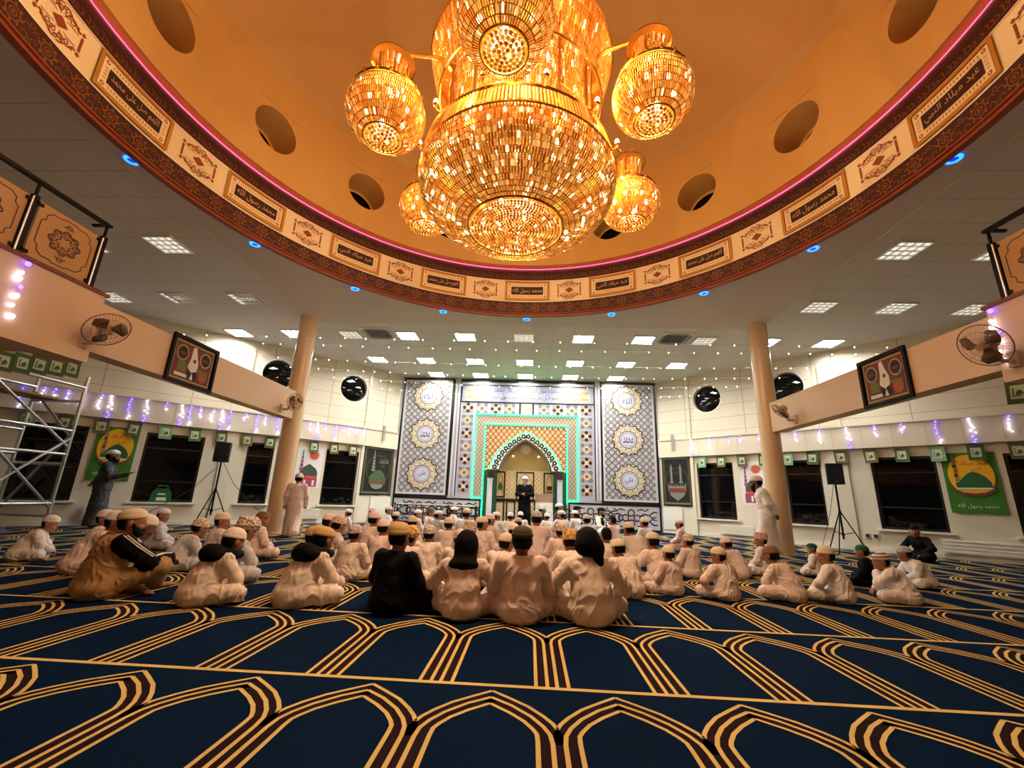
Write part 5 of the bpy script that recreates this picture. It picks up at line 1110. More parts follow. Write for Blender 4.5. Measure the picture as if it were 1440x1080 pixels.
# dark tapestries at the corners
tpb = M('tapestry_black', (20, 20, 18), .9, bump=(120, .2)); tpo = M('tapestry_olive', (64, 62, 40), .9); tpg = M('tapestry_silver', (120, 122, 112), .85); tpr = M('tapestry_red', (124, 48, 44), .85); tpgr = M('tapestry_green', (60, 84, 52), .85)
def corner_frame(sg):
    a, b = (LC, LA) if sg < 0 else (RA, RC); d = (b-a).normalized(); n = Vector((-d.y, d.x, 0)); n = n if n.dot(Vector((0, 5, 0))-a) > 0 else -n; uu = Vector((-n.x, -n.y, 0)).cross(Vector((0, 0, 1))); o = a if (b-a).dot(uu) > 0 else b
    return frame(o, uu, n), (b-a).length
for sg, lab in ((-1, 'black and olive tapestry of a minaret and dome left of the tiled wall'), (1, 'black tapestry with two minarets and a red band right of the tiled wall')):
    fr, L = corner_frame(sg); r = thing('tapestry', lab, 'tapestry'); u0, u1, v0, v1 = .06, L-.04, .90, 2.60; o = cloth(fr, u0, v0, u1, v1, .02, wave=.008, ph=sg*2).build('cloth', tpb, r, True); f = MB(); d = .04; c, w, h = (u0+u1)/2, u1-u0, v1-v0
    f.border(fr, u0+.03, v0+.04, u1-.03, v1-.04, .09, d-.003, d, 0)
    for k in range(30): f.rect(fr, u0+.06+(w-.15)*k/30, v0+.07, u0+.085+(w-.15)*k/30, v0+.11, d+.002, 1); f.rect(fr, u0+.06+(w-.15)*k/30, v1-.11, u0+.085+(w-.15)*k/30, v1-.07, d+.002, 1)
    f.ring(fr, c, v0+h*.52, w*.36, w*.385, d, 0, 32)
    if sg < 0:
        f.poly(fr, [(c-w*.26, v0+h*.22), (c+w*.26, v0+h*.22), (c+w*.28, v0+h*.32), (c+w*.20, v0+h*.44), (c+w*.04, v0+h*.52), (c-w*.10, v0+h*.48), (c-w*.26, v0+h*.38)], d+.002, 3); f.disc(fr, c, v0+h*.21, w*.2, d+.001, 1, 20, h*.09); f.rect(fr, c-w*.26, v0+h*.26, c+w*.26, v0+h*.29, d+.004, 2)
        for k in range(6): q = .055-.007*k; f.rect(fr, c-w*.16-w*q, v0+h*(.48+.06*k), c-w*.16+w*q, v0+h*(.53+.06*k), d+.003, 1)
        f.poly(fr, [(c-w*.18, v0+h*.84), (c-w*.14, v0+h*.84), (c-w*.16, v0+h*.93)], d+.003, 1); f.text(fr, 'محمد', c+w*.16, v0+h*.70, h*.10, d+.003, 1, w*.3); f.text(fr, 'الله', c+w*.13, v0+h*.60, h*.07, d+.003, 2, w*.2)
    else:
        f.poly(fr, [(c-w*.30, v0+h*.32), (c-w*.22, v0+h*.20), (c, v0+h*.10), (c+w*.22, v0+h*.20), (c+w*.30, v0+h*.32), (c+w*.30, v0+h*.44), (c-w*.30, v0+h*.44)], d+.002, 1); f.rect(fr, c-w*.28, v0+h*.26, c+w*.28, v0+h*.35, d+.004, 2)
        for k in range(7): f.disc(fr, c-w*.24+w*.08*k, v0+h*.42, w*.032, d+.005, 4, 10, h*.035)
        for x in (-.17, .14): f.rect(fr, c+w*x-w*.035, v0+h*.46, c+w*x+w*.035, v0+h*.74, d+.003, 1); f.poly(fr, [(c+w*x-w*.045, v0+h*.74), (c+w*x+w*.045, v0+h*.74), (c+w*x, v0+h*.84)], d+.003, 1); f.rect(fr, c+w*x-w*.06, v0+h*.45, c+w*x+w*.06, v0+h*.48, d+.004, 1)
        f.text(fr, 'الله', c, v0+h*.66, h*.09, d+.003, 0, w*.18)
    f.build('woven_picture', [tpo, tpg, tpr, tpgr, tpb], o)
# bunting of little printed flags under the trim
flg = [M('flag_green', (70, 92, 44), .8), M('flag_pale', (196, 206, 178), .8), M('flag_olive', (98, 92, 52), .8), M('flag_mint', (120, 164, 130), .8)]
def flag_mesh(q):
    f = MB(); fr = lambda u, v, d: Vector((u, -.004-d, v)); f.add([fr(-.075, 0, 0), fr(.075, 0, .004), fr(.078, -.19, .02), fr(-.07, -.19, .012)], [(0, 1, 2, 3)], q); f.add([fr(-.045, -.04, .006), fr(.045, -.04, .009), fr(.045, -.15, .02), fr(-.045, -.15, .014)], [(0, 1, 2, 3)], 1 if q != 1 else 0); f.poly(fr, [(-.012, -.122), (.032, -.122), (.030, -.100), (.020, -.086), (.010, -.078), (0, -.086), (-.010, -.100)], .019, 0); f.rect(fr, -.034, -.132, .036, -.124, .020, 2); f.rect(fr, -.031, -.122, -.024, -.060, .018, 0)
    me = f.mesh('flag', flg); bm = bmesh.new(); bm.from_mesh(me); bmesh.ops.solidify(bm, geom=bm.faces[:], thickness=.003); bm.to_mesh(me); bm.free(); return me
FM = [flag_mesh(0), flag_mesh(2), flag_mesh(3)]
def bunting(pts, n, lab, rots, sc=1.0):
    r = thing('bunting', lab, 'bunting'); P = []; L = [0]
    for i in range(len(pts)-1): L.append(L[-1]+(pts[i+1]-pts[i]).length)
    def at(t):
        s = t*L[-1]
        for i in range(len(pts)-1):
            if s <= L[i+1]+1e-9: return pts[i]+(pts[i+1]-pts[i])*((s-L[i])/(L[i+1]-L[i])), pts[i+1]-pts[i]
    st = MB(); st.tube([at(k/(n*2))[0]+Vector((0, 0, -.015 if k % 2 else 0)) for k in range(n*2+1)], .004, 4); st.build('string', M('string', (210, 206, 196), .8), r)
    for k in range(n):
        p, dv = at((k+.5)/n); o = put('flag', FM[0 if rots else (0, 1, 1, 0, 2)[k % 5] if k % 9 else 2], r, p+Vector((0, 0, -.012))); o.rotation_euler = (0, random.uniform(-.07, .07), math.atan2(dv.y, dv.x)+random.uniform(-.15, .15)); o.scale = (sc,)*3
for sg in (-1, 1):
    fr = FRS[sg]; e = 8.2
    pts = [fr(sg*s, 2.53, .06) for s in ((e, .05) if sg < 0 else (.05, e))]
    bunting(pts, 13, 'string of green printed flags below the trim on the %s wall' % sn[sg], False, 1.85)
bunting([on_y(-6, 492, 6.2), on_y(114, 507, 7.4)], 5, 'large green printed flags on a string by the scaffold under the left balcony', True, 1.7)
bunting([on_y(1418, 536, 6.6), on_y(1470, 526, 6.2)], 2, 'large green printed flags on a string under the right balcony', True, 1.9)

# LED icicle curtains along the trims and the balcony fronts
ledw = M('white_led', (230, 225, 255), .3, emit=(225, 215, 255), es=7); ledv = M('violet_led', (110, 90, 255), .3, emit=(95, 70, 255), es=6)
def strand_mesh(n, seed, sc=1.0):
    rd = random.Random(seed); mb = MB(); z = -.03; pts = [(0, 0, 0)]
    for k in range(n):
        x = rd.uniform(-.035, .035)*sc; pts.append((x*.5, 0, z)); mb.ball((x, -.01, z), (.014 if k % 2 else .019)*sc, 6, 0 if rd.random() < .42 else 1); z -= rd.uniform(.05, .085)*sc
    mb.tube(pts, .0022, 4, 2); return mb.mesh('light_strand', [ledw, ledv, M('clear_wire', (190, 190, 190), .5)])
SM = [strand_mesh(n, n*3+1) for n in (3, 5, 8, 6, 9, 4)]
for sg in (-1, 1):
    fr = FRS[sg]; r = thing('icicle_lights', 'violet and white icicle fairy lights along the trim of the %s wall' % sn[sg], 'fairy lights'); rd = random.Random(5+sg); s = .1; pts = []
    while s < 8.3:
        p = fr(sg*s, 3.12, .15); pts.append(p); o = put('light_strand', SM[rd.randrange(6)], r, p); o.rotation_euler = (0, 0, math.atan2(fr.u.y, fr.u.x)); s += rd.uniform(.16, .40) if sg < 0 else rd.uniform(.38, .66)
    w_ = MB(); w_.tube(pts, .004, 4); w_.build('wire', M('clear_wire', (190, 190, 190), .5), r)
SB = [strand_mesh(7, 44, 1.5), strand_mesh(5, 45, 1.5)]
for x, ys, lab in ((-5.70, (4.05, 3.35, 3.6), 'violet LED cluster hanging on the left balcony front'), (5.45, (4.88, 4.3), 'violet LED cluster hanging on the right balcony front')):
    r = thing('icicle_lights', lab, 'fairy lights')
    for i, y in enumerate(ys): o = put('light_strand', SB[i % 2], r, (x+(.035 if x < 0 else -.035), y, 3.36)); o.rotation_euler = (0, 0, PI/2 if x < 0 else -PI/2)
# fairy-light strings across the hall under the tiled ceiling
bd_ = MB(); bd_.ball((0, 0, 0), .0135, 6); fb = [bd_.mesh('led_bead', M(nm, c, .3, emit=c, es=e)) for nm, c, e in (('warm_led', (255, 236, 200), 11), ('cool_led', (235, 240, 255), 12), ('amber_led', (255, 190, 110), 9))]
def wire_x(xl, xr, y, z, sag, n, lab):
    r = thing('fairy_light_string', lab, 'fairy lights', group='fairy light strings across the hall'); rd = random.Random(int(y*100))
    P = [Vector((xl+(xr-xl)*k/24, y, z-sag*(1-(2*k/24-1)**2))) for k in range(25)]; m = MB(); m.tube(P, .0022, 4); m.build('wire', M('clear_wire', (190, 190, 190), .5), r)
    for k in range(n):
        t = (k+.5+rd.uniform(-.2, .2))/n; put('led_bead', fb[rd.choice((0, 0, 1, 1, 2))], r, (xl+(xr-xl)*t, y, z-sag*(1-(2*t-1)**2)-.02))
def wall_x(y):
    return (LA.x+LD.x*((y-LA.y)/LD.y), RA.x+RD.x*((y-RA.y)/RD.y)) if y < 14.5 else (-5.0, 4.7)
for y, z, sag, nm in ((9.3, 4.55, .05, 'nearest, level with the columns'), (10.6, 4.85, .10, 'second from the columns'), (11.7, 4.80, .14, 'third from the columns'), (12.6, 4.75, .16, 'fourth from the columns'), (13.5, 4.70, .20, 'fifth from the columns'), (14.4, 4.6, .22, 'nearest to the tiled wall')):
    a, b = wall_x(y); wire_x(a+.15, b-.15, y, z, sag, 34, 'string of tiny white lights across the hall, %s' % nm)

# wall fans on the beams
fanm = M('fan_cream_plastic', (206, 176, 140), .45); bladem = M('fan_blade_smoke', (112, 84, 58), .35, trans=.0); wirem = M('fan_guard_wire', (150, 110, 82), .4, .5)
def fan(loc, wall_n, face, rad, lab):
    """wall-bracket fan: bracket on the beam, neck, motor, blades behind a wire guard"""
    r = thing('wall_fan', lab, 'fan', loc); n = Vector(wall_n).normalized(); fv = Vector(face).normalized()
    hub = n*.30+Vector((0, 0, .06)); side_ = fv.cross(Vector((0, 0, 1))).normalized(); up = side_.cross(fv).normalized(); fr = frame(hub, side_, fv, up)
    b = MB(); t = n.cross(Vector((0, 0, 1))); b.obox(n*.02+Vector((0, 0, -.10)), (n, t, (0, 0, 1)), (.02, .05, .09)); b.tube([n*.03+Vector((0, 0, -.12)), n*.16+Vector((0, 0, -.12)), n*.20+Vector((0, 0, -.02)), hub-fv*.10], [.028, .026, .03, .04], 10); b.build('bracket', fanm, r, 40)
    m = MB(); m.tube([hub-fv*.16, hub-fv*.13, hub-fv*.05, hub-fv*.02], [.03, .075, .085, .05], 16); m.build('motor', fanm, r, 40)
    for k in range(3):
        a0 = 2*PI*k/3+.35; g = MB(); V = []; N = 10; R0 = rad*.16; R1 = rad*.86
        for i in range(N+1):
            t_ = i/N; rr = R0+(R1-R0)*t_; hw = .30+.62*math.sin(PI*min(1, t_*.62+.12)); hw *= (1-max(0, t_-.8)*3.2)
            for sgn in (-1, 1): a = a0+sgn*hw*.62+.25*t_; V.append(fr(rr*math.cos(a), rr*math.sin(a), .02+sgn*.022))
        g.add(V, [(2*i, 2*i+1, 2*i+3, 2*i+2) for i in range(N)]); me = g.mesh('blade', bladem, True); bm = bmesh.new(); bm.from_mesh(me); bmesh.ops.solidify(bm, geom=bm.faces[:], thickness=.005); bm.to_mesh(me); bm.free(); put('blade', me, r)
    g = MB(); g.tube([fr(0, 0, -.02), fr(0, 0, .05)], rad*.15, 16); g.build('hub', fanm, r, 40)
    g = MB()
    for dd, R in ((.0, rad), (.045, rad*.72), (.07, rad*.42)): g.tube([fr(R*math.cos(2*PI*k/40), R*math.sin(2*PI*k/40), dd) for k in range(40)], .007 if dd == 0 else .0025, 5, closed=True)
    for k in range(36):
        a = 2*PI*k/36; g.tube([fr(rad*q*math.cos(a), rad*q*math.sin(a), d_) for q, d_ in ((.12, .085), (.42, .072), (.72, .047), (1, 0), (.8, -.05), (.3, -.06))], .0016, 3, caps=False)
    g.build('wire_guard', wirem, r); g = MB(); g.disc(fr, 0, 0, rad*.13, .088, 0, 20); g.ring(fr, 0, 0, rad*.06, rad*.09, .09, 1, 16); g.build('badge', [fanm, bladem], r)
fan((-5.72, 4.86, 2.82), (1, 0, 0), (.62, -.12, -.55), .24, 'big wall fan on the left balcony front near the scaffold')
fan((-5.72, 9.35, 2.88), (1, 0, 0), (.85, -.35, -.15), .20, 'small wall fan at the far end of the left beam by the column')
fan((5.44, 4.80, 2.80), (-1, 0, 0), (-.80, -.10, -.42), .25, 'big wall fan on the right balcony front')
fan((5.47, 8.95, 2.86), (-1, 0, 0), (-.55, .25, -.62), .20, 'small wall fan at the far end of the right beam by the column')
# framed woven pictures hung on the beams
ch_r = M('picture_maroon', (110, 48, 36), .8); ch_g = M('picture_olive', (104, 108, 44), .8); ch_w = M('picture_white', (226, 216, 206), .8); ch_k = M('picture_black', (24, 18, 16), .8); ch_t = M('picture_tan', (176, 140, 92), .8); ch_o = M('picture_rust', (164, 84, 52), .8)
for x, n, y0, y1, lab, flip in ((-5.715, 1, 6.13, 7.12, 'framed woven picture hanging on the left beam', 1), (5.465, -1, 6.14, 7.06, 'framed woven picture hanging on the right beam', -1)):
    fr = frame((x, (y0+y1)/2, 2.585), (0, n, 0), (n, 0, 0)); w = (y1-y0)/2; r = thing('framed_picture', lab, 'picture'); h = .78
    f = MB(); f.border(fr, -w, 0, w, h, .05, .002, .045); f.build('frame', M('dark_picture_frame', (20, 11, 9), .7, spec=.15), r); f = MB(); d = .012
    f.rect(fr, -w+.04, .04, w-.04, h-.04, d-.004, 3); f.border(fr, -w+.07, .07, w-.07, h-.07, .03, d-.003, d, 4)
    for k in range(22): f.rect(fr, -w+.06+(2*w-.14)*k/22, .05, -w+.075+(2*w-.14)*k/22, .066, d, 4); f.rect(fr, -w+.06+(2*w-.14)*k/22, h-.066, -w+.075+(2*w-.14)*k/22, h-.05, d, 4)
    f.rect(fr, -w+.11, .11, w-.11, h-.11, d, 0)
    for s in (-1, 1): f.disc(fr, s*w*.50, h*.66, w*.25, d+.002, 4, 20, h*.17); f.disc(fr, s*w*.50, h*.66, w*.20, d+.004, 3, 20, h*.135); f.rect(fr, s*w*.5-w*.13, h*.62, s*w*.5+w*.13, h*.68, d+.006, 0)
    f.poly(fr, [(-w*.12, h*.84), (w*.02, h*.86), (w*.10, h*.70), (w*.22, h*.52), (w*.20, h*.36), (-w*.02, h*.30), (-w*.22, h*.40), (-w*.14, h*.58)], d+.007, 2); f.disc(fr, w*.03, h*.56, w*.07, d+.009, 0, 12); f.disc(fr, w*.02, h*.24, w*.22, d+.006, 3, 16, h*.12); f.poly(fr, [(-w*.06, h*.15), (w*.10, h*.15), (w*.02, h*.30)], d+.009, 2)
    f.poly(fr, [(-w*.62, h*.28), (-w*.26, h*.26), (-w*.26, h*.44), (-w*.44, h*.52), (-w*.62, h*.44)], d+.005, 1); f.rect(fr, -w*.68, h*.16, -w*.12, h*.23, d+.006, 2); f.disc(fr, w*.50, h*.28, w*.20, d+.005, 5, 16, h*.13); f.rect(fr, w*.24, h*.36, w*.70, h*.42, d+.007, 1)
    f.build('woven_picture', [ch_r, ch_g, ch_w, ch_k, ch_t, ch_o], r)
# balcony railings with etched panels
panm = M('peach_acrylic', (196, 150, 98), .35); etch = M('etched_brown', (74, 40, 24), .6)
def etched(fr, u0, v0, u1, v1, root):
    f = MB(); f.slab(fr, u0, v0, u1, v1, 0, .012); o = f.build('panel', panm, root); c, d, w, h = (u0+u1)/2, (v0+v1)/2, (u1-u0)/2, (v1-v0)/2; g = MB()
    base = [(0, .86), (.18, .86), (.28, .80), (.55, .80), (.72, .66), (.72, .50), (.84, .40), (.84, 0)]
    pts = base+[(x, -y) for x, y in base[::-1][1:]]; pts = pts+[(-x, y) for x, y in pts[::-1][1:-1]]; g.ribbon(fr, [(c+x*w, d+y*h) for x, y in pts], .012, .015, 0, closed=True)
    for R, t, k in ((.50, .016, 8), (.43, .010, 8), (.24, .012, 6)): g.ribbon(fr, [(c+w*(R+.055*math.cos(k*a))*math.cos(a)*.95, d+h*(R+.055*math.cos(k*a))*math.sin(a)*.85) for a in [2*PI*q/64 for q in range(64)]], t, .015, 0, closed=True)
    for k in range(8): a = 2*PI*k/8; g.ring(fr, c+w*.33*math.cos(a), d+h*.29*math.sin(a), .018, .028, .015, 0, 8)
    for s in (-1, 1): g.ring(fr, c, d+s*h*.64, .025, .035, .015, 0, 8); g.ribbon(fr, [(c-.06, d+s*h*.58), (c, d+s*h*.66), (c+.06, d+s*h*.58)], .012, .015, 0)
    g.build('etched_pattern', etch, o)
for nm, x, n, posts, yend in (('left', -5.78, 1, (4.80, 3.98, 3.16, 2.34), 4.80), ('right', 5.53, -1, (4.80, 3.98, 3.16), 4.80)):
    r = thing('balcony_railing', 'black railing with etched peach panels on the %s balcony' % nm, 'railing'); fr = frame((x, 0, 3.425), (0, n, 0), (n, 0, 0))
    for y in posts:
        p = MB(); p.box((x-.03, y-.03, 3.425), (x+.03, y+.03, 4.18)); p.box((x-.012, y-.012, 4.18), (x+.012, y+.012, 4.34)); p.box((x-.055, y-.055, 3.425), (x+.055, y+.055, 3.44)); p.build('post', blackmet, r)
        p = MB(); p.tube([(x+n*.045, y-.045, 3.45), (x+n*.045, y-.045, 4.14)], .012, 8); p.build('side_tube', steel, r)
    p = MB(); p.box((x-.035, posts[-1]-.3, 4.34), (x+.035, yend+.04, 4.375)); p.obox((x-n*.09, yend, 4.358), ((1, 0, 0), (0, 1, 0), (0, 0, 1)), (.12, .02, .014)); p.build('handrail', blackmet, r)
    for a, b in zip(posts[1:], posts):
        u = sorted((n*(a+.06), n*(b-.06))); etched(fr, u[0], .04, u[1], .72, r)
        for y in (a+.05, b-.05):
            for z in (3.50, 4.10): p = MB(); p.box((x-.02, y-.04, z-.02), (x+.03, y+.04, z+.02)); p.build('clamp', blackmet, r)
# loudspeakers on tripods
def speaker(bx, by, bz, yaw, nm):
    r = thing('speaker_stand', 'black tripod stand carrying the loudspeaker on the %s' % nm, 'stand', (bx, by, 0)); f = MB(); f.tube([(0, 0, .30), (0, 0, bz-.24)], .022, 10); f.build('pole', blackmet, r); f = MB(); f.tube([(0, 0, .86), (0, 0, .95)], .035, 10); f.tube([(0, 0, .38), (0, 0, .45)], .032, 10); f.build('collar', blackmet, r)
    for k in range(3):
        a = 2*PI*k/3+yaw; c, s = math.cos(a), math.sin(a); f = MB(); f.tube([(.03*c, .03*s, .90), (.46*c, .46*s, .015)], .014, 8); f.tube([(.03*c, .03*s, .42), (.24*c, .24*s, .47)], .009, 6); l = f.build('leg', blackmet, r); g = MB(); g.ball((.46*c, .46*s, .018), .02, 8); g.build('rubber_foot', M('rubber', (10, 10, 10), .8), l)
    r = thing('loudspeaker', 'black box loudspeaker on the tripod stand on the %s' % nm, 'loudspeaker', (bx, by, bz), yaw); f = MB(); P = [(-.17, -.13), (.17, -.13), (.13, .15), (-.13, .15)]; V = [(x, y, z) for z in (-.25, .25) for x, y in P]; f.add(V, [(3, 2, 1, 0), (4, 5, 6, 7), (0, 1, 5, 4), (1, 2, 6, 5), (2, 3, 7, 6), (3, 0, 4, 7)]); f.tube([(0, 0, -.26), (0, 0, -.20)], .03, 10); f.build('cabinet', M('speaker_black', (12, 12, 13), .6), r)
    g = MB(); g.box((-.155, -.142, -.235), (.155, -.131, .235)); g.build('grille', M('speaker_grille', (18, 18, 20), .75, bump=(300, .5)), r); g = MB(); g.box((-.02, -.146, -.20), (.02, -.142, -.185)); g.build('badge', M('badge_silver', (120, 120, 124), .4, .6), r)
speaker(-8.02, 10.92, 1.87, .35, 'left'); speaker(7.50, 11.08, 1.83, -.35, 'right')
cab = M('cable_black', (26, 24, 22), .6)
def cable(pts, lab, r=.008): m = MB(); m.tube(pts, r, 6); o = m.build('cable', cab, smooth=True); tag(o, lab, 'cable')
cable([side(-1, 4.1, 1.5, .03), side(-1, 4.5, .95, .03), side(-1, 5.0, .55, .12), side(-1, 5.35, .30, .14)], 'thin black cable slanting down the wall left of the left loudspeaker')
cable([Vector((-8.0, 10.98, 1.62)), Vector((-7.75, 11.15, 1.1)), side(-1, 3.25, .72, .12), side(-1, 2.9, .40, .06), side(-1, 2.5, .16, .06)], 'black cable drooping from the left loudspeaker along the wall'); cable([Vector((7.5, 11.15, 1.58)), Vector((7.42, 11.3, .9)), Vector((7.25, 11.5, .12)), Vector((7.2, 11.7, .02))], 'black cable hanging beside the right tripod stand', .006)
for s_, k in ((4.42, 0), (4.58, 1)):
    r = thing('wall_socket', 'white socket with a black plug low on the right wall, %s of the pair' % ('left one' if k == 0 else 'right one'), 'socket'); f = MB(); f.slab(WR, s_-.065, .31, s_+.065, .44, 0, .012); f.build('plate', whitem, r); f = MB(); f.slab(WR, s_-.035, .335, s_+.035, .415, .012, .07); f.build('plug', cab, r)
r = thing('wall_socket', 'white socket box low on the wall beside the right column', 'socket'); f = MB(); f.slab(WR, 3.62+.25, .18, 3.62+.36, .46, 0, .04); f.build('box', whitem, r)
for sg in (-1, 1):
    fr, L = corner_frame(sg); f = MB(); u = L*.5; f.slab(fr, u-.05, 2.78, u+.05, 3.32, .13, .17); o = f.build('column_speaker', M('pale_grey_plastic', (150, 148, 144), .5)); tag(o, 'slim grey column loudspeaker high in the %s corner by the tiled wall' % sn[sg], 'loudspeaker')
# green carrier box on the sill of the second left window
r = thing('carry_box', 'green carry box with handle standing on the window sill', 'box'); f = MB(); P = [(-5.38, .565), (-4.92, .565), (-4.95, .80), (-5.03, .90), (-5.27, .90), (-5.35, .80)]; f.prism(WL, P, -.045, .055); f.build('body', M('box_green', (18, 96, 56), .5), r)
f = MB(); f.tube([WL(-5.26, .89, 0), WL(-5.24, .97, 0), WL(-5.06, .97, 0), WL(-5.04, .89, 0)], .014, 6); f.build('handle', M('box_green', (18, 96, 56), .5), r); f = MB(); f.rect(WL, -5.24, .60, -5.04, .68, .057); f.rect(WL, -5.23, .74, -5.07, .78, .057); f.build('printed_label', bw, r)
# scaffold tower on the left
al = M('scaffold_aluminium', (186, 188, 192), .32, .85)
r = thing('scaffold_tower', 'aluminium scaffold tower standing by the left windows', 'scaffold'); X = (-11.0, -9.85); Yv = (7.0, 8.75)
def tub(nm, a, b, t=.034): m = MB(); m.tube([a, b], t, 10); return m.build(nm, al, r)
for x in X:
    for y in Yv:
        tub('standard', (x, y, .10), (x, y, 3.25)); m = MB(); m.lathe([(.10, .03), (.10, .045), (.03, .06), (.03, .14)], (x, y, 0), 14); m.tube([(x, y-.02, .06), (x, y+.02, .06)], .055, 14); m.build('castor', M('castor_blue', (40, 36, 90), .5), r)
        for z in (.55, 1.05, 1.55, 2.05, 2.55): m = MB(); m.tube([(x, y, z-.03), (x, y, z+.03)], .036, 10); m.build('coupler', al, r)
for x in X:
    for z in (.55, 1.55, 2.05, 3.0): tub('ledger', (x, Yv[0], z), (x, Yv[1], z), .03)
for y in Yv:
    for z in (.30, 1.35, 2.7): tub('transom', (X[0], y, z), (X[1], y, z), .03)
for a, b in (((X[1], Yv[0], .3), (X[1], Yv[1], 1.9)), ((X[1], Yv[0], 2.0), (X[1], Yv[1], .45)), ((X[0], Yv[0], 1.9), (X[0], Yv[1], .4)), ((X[0], Yv[1], .35), (X[1], Yv[1], 2.0)), ((X[0], Yv[0], 2.0), (X[1], Yv[0], .35)), ((X[1], Yv[0], 2.9), (X[1], Yv[1], 1.7)), ((X[0], Yv[1], 2.9), (X[1], Yv[1], 1.9))): tub('brace', a, b, .028)
m = MB(); m.box((X[0]+.02, Yv[0], 2.72), (X[0]+.62, Yv[1], 2.77)); m.build('platform', M('plywood', (150, 120, 84), .7), r)
r = thing('tarpaulin', 'dark grey folded sheet lying at the foot of the scaffold', 'sheet', (-10.45, 8.0, 0)); 
f = MB(); V = []; n = 14
for i in range(n+1):
    for j in range(n+1): x, y = (i/n-.5)*1.0, (j/n-.5)*.9; V.append((x, y, max(.004, .30*math.exp(-((x+.1)**2*9+(y*1.2)**2*5))+.03*mnoise.noise(Vector((x*7, y*7, 2))))))
f.add(V, [(i*(n+1)+j, i*(n+1)+j+1, (i+1)*(n+1)+j+1, (i+1)*(n+1)+j) for i in range(n) for j in range(n)]); f.build('folds', M('grey_sheet', (84, 86, 92), .7), r, True)
# ------------------------------------------------------------------ the congregation
AIM = Vector((-.2, 14.2, 0))
def place(P, hx, hy, S, yaw=None, base=None, Y=None):
    """stand a figure so that the top of its head meets a pixel at sitting height S"""
    top = P['top']
    if Y: S = on_y(hx, hy, Y).z
    sc = S/(top.z+.012)
    yy = yaw
    if base: p0 = on_z(base[0], base[1], 0)
    else: p0 = on_z(hx, hy, S)
    def facing(p): d = AIM-p; return math.atan2(-d.x, d.y)
    for _ in range(4):
        a = facing(p0)+(yy or 0)
        R = Matrix.Rotation(a, 3, 'Z'); off = R @ Vector((top.x, top.y, 0))*sc
        if base: org = p0+R @ Vector((0, .17, 0))*sc; d = (org+off); sc = max(.5, min(1.25, on_y(hx, hy, d.y).z/(top.z+.012))); p0_ = org
        else: p0_ = on_z(hx, hy, S)-off
        org = Vector((p0_.x, p0_.y, 0))
        if not base: p0 = org
    return org, a, sc
PP = []; FEET = []
def sit(pose, hx, hy, S, label, yaw=0.0, base=None, Y=None, **kw):
    P = proto(pose); org, a, sc = place(P, hx, hy, S, yaw, base, Y)
    def foot(o, a_, s_): q = o+Matrix.Rotation(a_, 3, 'Z') @ Vector((0, .15, 0))*s_; return (q.x, q.y, .37*s_)
    def clash(c): return sum(max(0, c[2]+k[2]-math.hypot(c[0]-k[0], c[1]-k[1])) for k in FEET)
    if not base and not Y:                                           # sit clear of those already placed
        best = None
        for dS in (0, -.02, .02, -.04, .04, -.06, .06, -.08, .08, -.10, .10):
            if not .50 <= S+dS <= .80: continue
            o_, a_, s_ = place(P, hx, hy, S+dS, yaw); v = clash(foot(o_, a_, s_))+abs(dS)*.35
            if o_.y < 14.3 and (best is None or v < best[0]-1e-6): best = (v, o_, a_, s_)
        org, a, sc = best[1:]
    FEET.append(foot(org, a, sc))
    PP.append((label[:28], round(org.x, 2), round(org.y, 2), round(sc, 2)))
    return person_at(P, label, (org.x, org.y), a, sc, **kw)
W = dict
# nearest row, left to right
big = sit('elbow', 120, 710, .90, 'bearded man in tan tracksuit with black striped sleeve sitting nearest at the left', -.15, base=(98, 846), cloth='tan', cap=('flat', 'beige'), beard=('short', HAIRM), robe_name='tracksuit')
sit('lean', 272, 739, .74, 'person in cream robe with black scarf round the neck, second along the front row', -.28, base=(245, 855), cloth='cream', cap=('dome', 'cream'))
sit('lean', 430, 738, .76, 'person in cream robe with black hood down and banded golden cap', -.3, base=(385, 858), cloth='cream', cap=('flat', 'gold'))
sit('up', 557, 733, .86, 'man in black coat with golden cap, back to the camera', -.22, base=(530, 868), cloth='black', cap=('dome', 'gold'), robe_name='coat')
sit('wide', 628, 745, .80, 'person with black hood over the head, cream robe, elbows out', 0, base=(642, 877), cloth='pink', cap=('hood', 'black'), hair=None)
sit('up', 738, 737, .86, 'man with short dark hair and olive skullcap in cream robe, nearest in the middle', 0, base=(731, 883), cloth='pink', cap=('flat', 'olive'))
sit('wide', 838, 742, .84, 'man with black headscarf tail and cream robe, nearest right of the middle', 0, base=(838, 887), cloth='cream', cap=('tail', 'black'), hair=None)
# left side, second and third rows
sit('leanR', 77, 724, .56, 'boy in bright white robe and white cap behind the tracksuit man', -.2, cloth='white', cap=('dome', 'white'), skin=SKIN_C)
sit('upR', 152, 716, .66, 'boy in white cap half hidden behind another white capped boy on the left', -.25, cloth='white', cap=('dome', 'white'))
sit('leanR', 170, 718, .66, 'boy in white robe leaning forward right of the tracksuit man', -.25, cloth='pink', cap=('dome', 'white'), skin=SKIN_B)
sit('upR', 194, 714, .62, 'boy in black and white patterned cap on the left, behind the leaning boy', -.25, cloth='grey', cap=('flat', 'blackwhite'))
sit('lean', 213, 723, .70, 'boy in blue grey robe and cream cap, hunched, left side', -.45, cloth='grey', cap=('dome', 'cream'), skin=SKIN_B)
sit('upR', 233, 714, .64, 'boy with white cap pushed back off dark hair, looking right', -.25, cloth='grey', cap=('flat', 'white'), skin=SKIN_C)
sit('lean', 288, 729, .62, 'boy in floral turban cap behind the person with the black scarf', -.2, cloth='grey', cap=('puffy', 'floral'))
